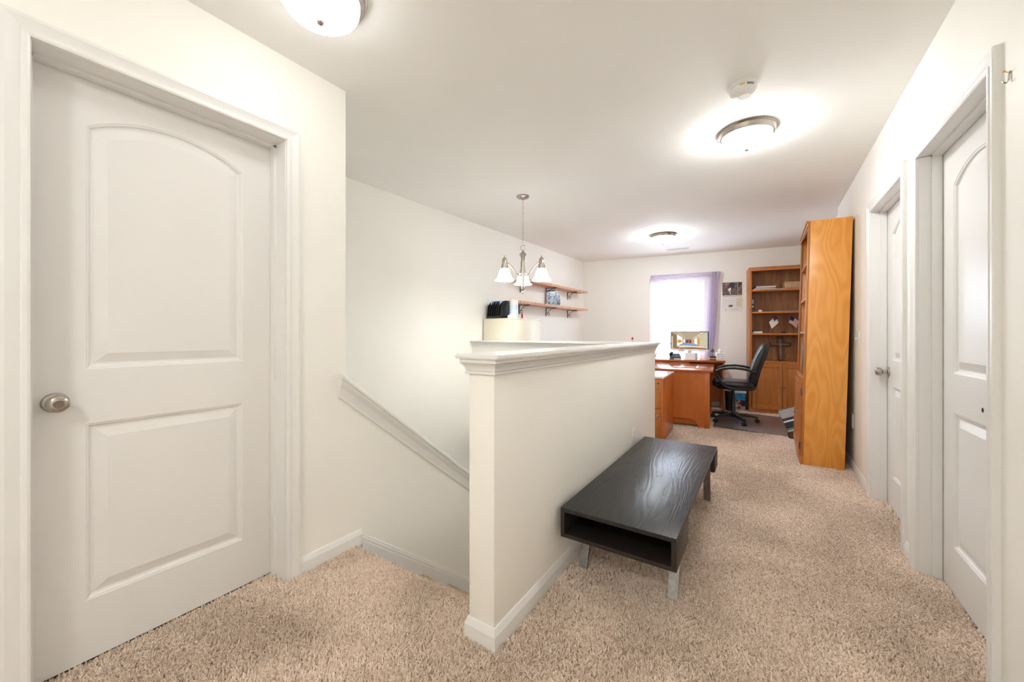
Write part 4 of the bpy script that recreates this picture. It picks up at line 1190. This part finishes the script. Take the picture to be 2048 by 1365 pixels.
# calendar on the far wall
t = thing('wall_calendar', 'wall calendar with a dark photo page between window and bookcase', 'calendar', FW(2.20, 0.0), FA)
bxo('page_block', 'paper', t, (-0.004, 0.268, -0.006, -0.0005, 1.497, 1.752))
bxo('photo_page', 'brownprint', t, (0, 0.264, -0.006, -0.0005, 1.758, 1.958))
def cal_poly(pts, z0, z1, x0, x1, mat, name='photo_print', y=-0.0066):
    bb = B(); bb.face([(x0 + (x1 - x0) * u, y, z0 + (z1 - z0) * v) for u, v in pts]); return bb.done(name, mat, t, smooth=0)
A_ = (1.758, 1.958, 0.0, 0.264)
cal_poly([(0.30, 0.55), (0.40, 0.60), (0.46, 0.42), (0.62, 0.65), (0.62, 1.0), (0.38, 1.0)], *A_, 'slateprint')
cal_poly([(0.10, 0.75), (0.30, 0.78), (0.42, 0.90), (0.40, 0.97), (0.12, 0.96)], *A_, plain('rust_print', (0.36, 0.16, 0.08, 1), 0.6, noise=0.5, nscale=60), y=-0.0065)
cal_poly([(0.27, 0.45), (0.42, 0.62), (0.45, 0.50), (0.40, 0.30), (0.45, 0.05), (0.43, 0.05), (0.36, 0.28)], *A_, 'paper', y=-0.0068)
cal_poly([(0.78, 0.0), (0.80, 0.0), (0.80, 0.95), (0.78, 0.95)], *A_, 'paper_grey')
cal_poly([(0.80, 0.28), (0.82, 0.28), (0.96, 0.75), (0.94, 0.75)], *A_, 'paper_grey')
cal_poly([(0.82, 0.6), (0.95, 0.6), (0.95, 0.98), (0.82, 0.98)], *A_, 'slateprint', y=-0.0064)
C_ = (1.497, 1.752, -0.004, 0.268)
for k in range(5): cal_poly([(0.03, 0.30 + 0.135 * k), (0.97, 0.30 + 0.135 * k), (0.97, 0.308 + 0.135 * k), (0.03, 0.308 + 0.135 * k)], *C_, 'paper_grey', 'grid_line')
for k in range(8): cal_poly([(0.03 + 0.134 * k, 0.30), (0.036 + 0.134 * k, 0.30), (0.036 + 0.134 * k, 0.84), (0.03 + 0.134 * k, 0.84)], *C_, 'paper_grey', 'grid_line')
cal_poly([(0.33, 0.31), (0.52, 0.31), (0.52, 0.44), (0.33, 0.44)], *C_, 'brownprint', 'small_photo', y=-0.0072)
cal_poly([(0.72, 0.30), (0.97, 0.30), (0.97, 0.84), (0.72, 0.84)], *C_, 'cream_card', 'tinted_column', y=-0.0062)
cal_poly([(0.04, 0.95), (0.96, 0.95), (0.96, 0.97), (0.04, 0.97)], *C_, 'brownprint', 'month_line')
cal_poly([(0.16, 0.08), (0.20, 0.08), (0.22, 0.20), (0.18, 0.20)], *C_, 'paper_grey', 'emblem')
cal_poly([(0.40, 0.14), (0.85, 0.14), (0.85, 0.17), (0.40, 0.17)], *C_, 'paper_grey', 'text_line')

# poster box and papers under the window side, behind the chair
t = thing('printed_box', 'blue printed box with cartoonish red figures on the floor behind the chair', 'box', FW(2.32, 0.08), FA)
bxo('box_body', 'slateprint', t, (0.0, 0.185, -0.10, 0.0, 0, 0.40), bev=0.003)
bxo('print_field', 'skyblue', t, (0.0, 0.165, -0.1012, -0.0995, 0.16, 0.262))
bxo('print_field', 'paper_grey', t, (0.0, 0.165, -0.1010, -0.0995, 0.004, 0.075))
bxo('white_band', 'paper', t, (0.0, 0.178, -0.1022, -0.099, 0.268, 0.345)); bxo('orange_mark', 'orange', t, (0.08, 0.115, -0.103, -0.101, 0.33, 0.346))
for k in range(5): bxo('text_line', 'paper_grey', t, (0.01, 0.10, -0.1028, -0.1015, 0.280 + 0.011 * k, 0.283 + 0.011 * k))
random.seed(3)
for k, (x, z, m) in enumerate(((0.035, 0.135, 'skin'), (0.085, 0.145, 'skin'), (0.03, 0.10, 'red'), (0.085, 0.11, 'red'), (0.06, 0.12, 'skin'), (0.09, 0.085, 'skin'), (0.05, 0.085, 'white_cloth'), (0.085, 0.05, 'red'), (0.02, 0.115, 'skin'), (0.11, 0.12, 'red'))):
    b = B(); b.lathe([(0.019, 0.0), (0.019, 0.0014 + 0.0003 * k), (0.001, 0.0015 + 0.0003 * k)], (x, -0.1003, z), (0, -1, 0), 14); b.done('printed_shape', m, t)
t = thing('waste_bin', 'dark plastic bin standing between credenza and printed box', 'bin', FW(2.262, 0.285), FA)
b = B(); b.lathe([(0.001, 0.004), (0.045, 0.004), (0.055, 0.30), (0.052, 0.30), (0.043, 0.010), (0.001, 0.010)], n=24, cap=False); b.done('bin_body', 'black_plastic', t)
b = B(); b.lathe([(0.055, 0.295), (0.059, 0.30), (0.056, 0.306), (0.052, 0.30)], n=24); b.done('rim', 'black_plastic', t)

# ------------------------------------------------------------------ office chair (faces -X)
ch = thing('office_chair', 'black leather office chair with curved armrests at the desk', 'chair', (-0.365, 5.80, 0.014), math.radians(3))
b = B(); b.lathe([(0.032, 0.06), (0.034, 0.10), (0.028, 0.12), (0.026, 0.30), (0.020, 0.31), (0.018, 0.42), (0.05, 0.43), (0.05, 0.445)], n=20); b.done('column', 'black_plastic', ch)
for k in range(5):
    a = 2 * PI * k / 5 + 0.15
    dx, dy = math.cos(a), math.sin(a)
    b = B()
    rings = []
    for r_, hw_, zt, zb_ in ((0.02, 0.030, 0.115, 0.070), (0.10, 0.026, 0.108, 0.072), (0.20, 0.020, 0.094, 0.068), (0.275, 0.017, 0.080, 0.058)):
        c = Vector((dx * r_, dy * r_, 0)); sd_ = Vector((-dy, dx, 0)) * hw_
        rings.append([c - sd_ + up * zb_, c + sd_ + up * zb_, c + sd_ * 0.7 + up * zt, c - sd_ * 0.7 + up * zt])
    b.loft(rings); leg = b.done('base_leg', 'black_plastic', ch, smooth=30)
    cx_, cy_ = dx * 0.272, dy * 0.272
    cb = B()
    for s_ in (-1, 1):
        o_ = Vector((cx_ - dy * 0.013 * s_, cy_ + dx * 0.013 * s_, 0.026))
        cb.lathe([(0.001, -0.009), (0.022, -0.009), (0.026, -0.005), (0.026, 0.005), (0.022, 0.009), (0.001, 0.009)], o_, (-dy, dx, 0), 18)
    cb.tube([(cx_, cy_, 0.026), (cx_, cy_, 0.062)], 0.008, 8)
    cb.done('caster', 'black_plastic', leg)
def cushion(name, rings_fn, mat, parent, smooth=180):
    bb = B(); bb.loft(rings_fn); return bb.done(name, mat, parent, smooth)
def sq(c, ux, uy, a, bq, n=24, e=0.45):
    out = []
    for i in range(n):
        t_ = 2 * PI * i / n; ca, sa = math.cos(t_), math.sin(t_)
        out.append(Vector(c) + Vector(ux) * a * math.copysign(abs(ca) ** e, ca) + Vector(uy) * bq * math.copysign(abs(sa) ** e, sa))
    return out
# seat shell and seat cushion: rings along x
XS = [(-0.235, 0.10, 0.020, 0.505), (-0.225, 0.19, 0.040, 0.503), (-0.19, 0.225, 0.048, 0.502), (-0.05, 0.235, 0.050, 0.500), (0.10, 0.235, 0.050, 0.498), (0.19, 0.225, 0.046, 0.500), (0.225, 0.20, 0.030, 0.505)]
cushion('seat', [sq((x, 0, z), (0, 1, 0), (0, 0, 1), w, h) for x, w, h, z in XS], 'black_leather', ch)
XS2 = [(-0.20, 0.12, 0.012, 0.462), (-0.17, 0.20, 0.022, 0.458), (0.0, 0.225, 0.026, 0.452), (0.17, 0.215, 0.028, 0.452), (0.235, 0.19, 0.030, 0.468), (0.255, 0.15, 0.020, 0.49)]
cushion('seat_shell', [sq((x, 0, z), (0, 1, 0), (0, 0, 1), w, h) for x, w, h, z in XS2], 'black_plastic', ch)
# backrest: rings along its height, leaning back
def back_ring(t_, w, th, off=0.0):
    x = 0.195 - 0.02 * math.sin(t_ * PI) + 0.165 * t_ ** 1.05 + off; z = 0.475 + 0.545 * t_
    nx_ = Vector((0.93, 0, -0.37))
    return sq((x, 0, z), (0, 1, 0), nx_, w, th)
cushion('backrest', [back_ring(t_, w, th) for t_, w, th in ((0.0, 0.14, 0.018), (0.03, 0.185, 0.036), (0.15, 0.215, 0.050), (0.4, 0.228, 0.054), (0.7, 0.225, 0.050), (0.9, 0.205, 0.046), (0.975, 0.18, 0.034), (1.0, 0.13, 0.014))], 'black_leather', ch)
cushion('back_shell', [back_ring(t_, w, th, 0.040) for t_, w, th in ((0.0, 0.12, 0.014), (0.04, 0.17, 0.024), (0.4, 0.205, 0.026), (0.8, 0.195, 0.022), (0.93, 0.16, 0.012))], 'black_plastic', ch)
b = B(); b.band([(0.10, 0, 0.445), (0.20, 0, 0.445), (0.245, 0, 0.475), (0.258, 0, 0.54), (0.268, 0, 0.60)], (0, 1, 0), 0.06, 0.010); b.done('back_bracket', 'black_plastic', ch)
for s_ in (-1, 1):
    y = s_ * 0.255
    ctrl = [(0.02, 0.455), (-0.07, 0.475), (-0.13, 0.53), (-0.165, 0.60), (-0.185, 0.655), (-0.165, 0.683), (-0.09, 0.705), (0.02, 0.715), (0.12, 0.705), (0.19, 0.688), (0.25, 0.672)]
    pts = []
    for i in range(len(ctrl) - 1):
        p0 = ctrl[max(i - 1, 0)]; p1 = ctrl[i]; p2 = ctrl[i + 1]; p3 = ctrl[min(i + 2, len(ctrl) - 1)]
        for k in range(4):
            u = k / 4
            f_ = lambda a, b_, c, d_: 0.5 * ((2 * b_) + (-a + c) * u + (2 * a - 5 * b_ + 4 * c - d_) * u * u + (-a + 3 * b_ - 3 * c + d_) * u ** 3)
            pts.append((f_(p0[0], p1[0], p2[0], p3[0]), y, f_(p0[1], p1[1], p2[1], p3[1])))
    pts.append((ctrl[-1][0], y, ctrl[-1][1]))
    b = B(); b.band(pts, (0, 1, 0), 0.024, 0.014)
    b.tube([(0.0, s_ * 0.20, 0.46), (0.0, y, 0.46)], 0.014, 8); b.tube([(0.24, s_ * 0.20, 0.672), (0.24, y, 0.672)], 0.012, 8)
    b.done('armrest', 'black_plastic', ch, smooth=60)
    b = B(); b.band([(-0.14, y, 0.699), (-0.09, y, 0.711), (0.02, y, 0.721), (0.12, y, 0.711), (0.20, y, 0.691)], (0, 1, 0), 0.026, 0.010); b.done('arm_pad', 'black_leather', ch, smooth=60)

# ------------------------------------------------------------------ magazines leaning by the bookcase
t = thing('storage_tin', 'low round dark tin on the floor just past the maple bookcase', 'tin', (0.31, 5.24, 0.0), 0)
b = B(); b.lathe([(0.001, 0.0), (0.112, 0.0), (0.115, 0.004), (0.115, 0.050)], n=32); b.done('tin_body', 'slateprint', t)
b = B(); b.lathe([(0.118, 0.046), (0.118, 0.068), (0.112, 0.073), (0.001, 0.073)], n=32); b.done('lid', 'darkwood', t)
def tilted_mag(label, loc, ry, rx, cover, bands):
    t = thing('magazine', label, 'magazine', loc, 0.0, 'magazines by the maple bookcase', rx=rx, ry=ry)
    bxo('cover', cover, t, (0, 0.20, -0.003, 0.003, 0, 0.245), bev=0.001)
    for za, zb_, m in bands:
        bxo('cover_print', m, t, (0.003, 0.197, -0.0038, -0.002, 0.245 * za, 0.245 * zb_))
tilted_mag('magazine with grey city photo cover propped up on the dark tin', (0.200, 5.185, 0.080), math.radians(-24), -0.10, 'slateprint', [(0.60, 0.97, 'paper_grey'), (0.42, 0.49, 'paper'), (0.09, 0.15, 'teal'), (0.015, 0.07, 'paper'), (0.035, 0.05, 'redtag')])
tilted_mag('magazine with white cover tucked behind the grey city photo magazine', (0.205, 5.215, 0.080), math.radians(-22), -0.10, 'paper', [(0.7, 0.95, 'red'), (0.2, 0.6, 'brownprint')])

# ------------------------------------------------------------------ beige file cabinet and what stands on it
fc = thing('file_cabinet', 'beige metal file cabinet behind the stairwell half wall', 'cabinet', (-2.80, 3.625, 0), math.radians(-1.5))
bxo('body', 'beige_metal', fc, (0, 0.43, 0, 0.60, 0.03, 1.335), bev=0.004)
bxo('top_lip', 'beige_metal', fc, (-0.003, 0.433, -0.004, 0.604, 1.322, 1.338), bev=0.003)
bxo('plinth', 'beige_metal', fc, (0.02, 0.41, 0.02, 0.58, 0, 0.03))
for k in range(4):
    dr = bxo('drawer', 'beige_metal', fc, (0.02, 0.41, 0.598, 0.612, 0.05 + 0.318 * k, 0.355 + 0.318 * k), bev=0.003)
    b = B(); b.box(0.14, 0.29, 0.612, 0.63, 0.28 + 0.318 * k, 0.30 + 0.318 * k, bev=0.003); b.done('handle', 'chrome', dr)
t = thing('file_sorter', 'black plastic file sorter with upright compartments on the beige cabinet', 'file sorter', (-2.785, 3.77, 1.339), math.radians(-4))
bxo('base', 'black_plastic', t, (0, 0.225, -0.10, 0.12, 0, 0.030), bev=0.002)
for k in range(7):
    b = B(); x = 0.002 + k * 0.034
    b.prism([(-0.10, 0.02), (0.12, 0.02), (0.12, 0.21), (-0.04, 0.21 - 0.012 * (k % 2)), (-0.10, 0.15)], lambda u, v, w: (w + v * 0.12, u, v), x, x + 0.006)
    b.done('divider', 'black_plastic', t, smooth=0)
for k, m in enumerate(('lightblue', 'slateprint', 'blue', 'slateprint', 'lightblue', 'slateprint')):
    b = B(); x = 0.012 + k * 0.034
    b.prism([(-0.07, 0.03), (0.11, 0.03), (0.11, 0.215), (-0.055, 0.205)], lambda u, v, w: (w + v * 0.12, u, v), x, x + 0.010); b.done('folder', m, t, smooth=0)
t = thing('pump_bottle', 'clear white plastic jug standing on the beige cabinet', 'container', (-2.480, 3.79, 1.339), 0)
b = B(); b.lathe([(0.001, 0.0), (0.048, 0.0), (0.052, 0.006), (0.052, 0.085), (0.046, 0.10), (0.050, 0.115), (0.050, 0.16)], n=28); b.done('body', 'lightblue', t, 40)
b = B(); b.lathe([(0.051, 0.155), (0.051, 0.215), (0.046, 0.222), (0.001, 0.222)], n=28); b.done('lid', 'white_plastic', t)
t = thing('paper_tray', 'pale folded papers lying beside the jug on the beige cabinet', 'papers', (-2.435, 3.68, 1.339), 0.3)
b = B(); b.prism([(-0.04, 0), (0.05, 0), (0.045, 0.022), (0.0, 0.05), (-0.04, 0.03)], lambda u, v, w: (u, w, v), -0.03, 0.03); b.done('sheet', 'paper', t, smooth=0)

# wall shelves on the stairwell wall
wang = math.atan2(d.y, d.x)     # wall direction
def SW(y_, off, z):
    tt = (y_ - SL0.y) / (SL1.y - SL0.y); p = SL0.lerp(SL1, tt) - nrm * off
    return (p.x, p.y, z)
def shelf(label, y0, y1, z, ys):
    # local x along the wall (away from viewer), local -y out into the room
    o = SW(y0, 0.0, z)
    L_ = y1 - y0
    t = thing('wall_shelf', label, 'shelf', o, wang, group='pierced wooden wall shelves')
    b = B(); b.box(0, L_, -0.20, -0.004, 0.0, 0.022, bev=0.003); bd = b.done('board', 'shelfwood', t)
    b = B(); b.box(0, L_, -0.210, -0.198, -0.004, 0.030, bev=0.003); b.done('edge_rail', 'shelfwood', t)
    nh = int(L_ / 0.085)
    for k in range(nh):
        b = B(); b.lathe([(0.0065, 0), (0.0065, 0.0012), (0.001, 0.0012)], (0.05 + k * 0.085, -0.2098, 0.014), (0, -1, 0), 10); b.done('peg_hole', 'dark_gap', t)
    for y_ in ys:
        x = y_ - y0
        b = B()
        b.box(x - 0.008, x + 0.008, -0.007, -0.001, -0.125, -0.002); b.box(x - 0.008, x + 0.008, -0.185, -0.004, -0.007, -0.001)
        pts = []
        for i in range(15):
            a = PI / 2 * i / 14
            pts.append((x, -0.165 + 0.150 * math.sin(a) * 0.93, -0.012 - 0.085 * (1 - math.cos(a)) * 0.95))
        b.tube(pts, 0.0038, 6)
        pts = []
        for i in range(26):
            a = -PI / 2 + 2.3 * PI * i / 25; r_ = 0.028 - 0.018 * i / 25
            pts.append((x, -0.036 - r_ * math.cos(a) * 1.0, -0.094 + r_ * math.sin(a)))
        b.tube(pts, 0.0036, 6)
        b.done('bracket', 'iron', t, smooth=50)
    return t
shelf('upper pierced wooden wall shelf on iron scroll brackets', 4.28, 6.20, 1.852, (4.45, 5.148, 5.857))
shelf('lower pierced wooden wall shelf carrying the blue stone slab', 4.10, 6.20, 1.552, (4.42, 5.148, 5.857))
t = thing('stone_slab', 'blue and black patterned stone slab standing on the lower wall shelf', 'ornament', SW(5.10, 0.035, 1.5755), wang - 0.52)
b = B()
prof = [(0.02, 0.0), (0.30, 0.0), (0.36, 0.03), (0.37, 0.10), (0.355, 0.16), (0.34, 0.205), (0.30, 0.235), (0.22, 0.25), (0.10, 0.252), (0.045, 0.235), (0.012, 0.18), (0.0, 0.07)]
b.prism(prof, lambda u, v, w: (u * 0.66, w + v * 0.12, v), -0.012, 0.012); sl_ = b.done('slab', 'agate', t, smooth=20)
b = B(); b.prism([(q_[0] * 0.96 - 0.012, q_[1] * 0.97) for q_ in prof], lambda u, v, w: (u * 0.66, w + v * 0.12, v), 0.014, 0.026); b.done('backing_board', 'shelfwood', t, smooth=20)
t = thing('hanging_tag', 'small red tag hanging from the lower shelf bracket', 'tag', SW(4.43, 0.045, 1.552), wang)
b = B(); b.box(-0.004, 0.004, -0.012, 0.012, -0.205, -0.125, bev=0.002); b.done('tag_body', 'redtag', t)
b = B(); torus(b, (0, 0, -0.121), 0.006, 0.0012, Vector((0, 1, 0)), up, 12); b.done('loop', 'iron', t)

# ------------------------------------------------------------------ small wall fittings
t = thing('outlet', 'white wall outlet on the half wall above the black bench', 'outlet', (HWX1, 2.885, 0.405), 0)
b = B(); b.box(0.0, 0.006, -0.036, 0.036, -0.058, 0.058, bev=0.002); b.done('plate', 'white_plastic', t)
for z in (-0.022, 0.022):
    b = B(); b.lathe([(0.016, 0.0), (0.016, 0.002), (0.001, 0.002)], (0.006, 0, z), (1, 0, 0), 18); sk = b.done('receptacle', 'white_plastic', t)
    for y in (-0.006, 0.006): bxo('slot', 'dark_gap', sk, (0.0078, 0.0086, y - 0.001, y + 0.001, z - 0.001, z + 0.007))
t = thing('light_switch', 'white toggle light switch between bookcase and door casing', 'switch', (XR, 4.06, 1.12), 0)
b = B(); b.box(-0.006, 0.0, -0.036, 0.036, -0.058, 0.058, bev=0.002); b.done('plate', 'white_plastic', t)
b = B(); b.obox((-0.014, 0, 0.004), (0.010, 0, 0.003), (0, 0.005, 0), (-0.001, 0, 0.004), bev=0.001); b.done('toggle', 'white_plastic', t)
t = thing('outlet', 'white wall outlet low behind the leaning maple bookcase', 'outlet', (XR, 4.32, 0.42), 0)
b = B(); b.box(-0.006, 0.0, -0.036, 0.036, -0.058, 0.058, bev=0.002); b.done('plate', 'white_plastic', t)
for z in (-0.022, 0.022):
    b = B(); b.lathe([(0.016, 0.0), (0.016, 0.002), (0.001, 0.002)], (-0.006, 0, z), (-1, 0, 0), 18); b.done('receptacle', 'white_plastic', t)
t = thing('picture_hook', 'small brass picture hook on the right wall by the door casing', 'hook', (XR, 1.786, 1.932), 0)
b = B(); b.band([(-0.002, 0.0, 0.016), (-0.004, 0, 0.006), (-0.004, 0, -0.010), (-0.008, 0, -0.017), (-0.014, 0, -0.014), (-0.016, 0, -0.008)], (0, 1, 0), 0.004, 0.0012); b.done('hook', 'nickel', t)
b = B(); b.tube([(0.0, 0, 0.010), (-0.012, 0, 0.019)], 0.0016, 6); b.lathe([(0.004, 0), (0.004, 0.002), (0.001, 0.0025)], (-0.012, 0, 0.019), (-0.6, 0, 0.5), 10); b.done('nail', plain('brass_nail', (0.55, 0.36, 0.14, 1), 0.3, 1.0, noise=0.1), t)
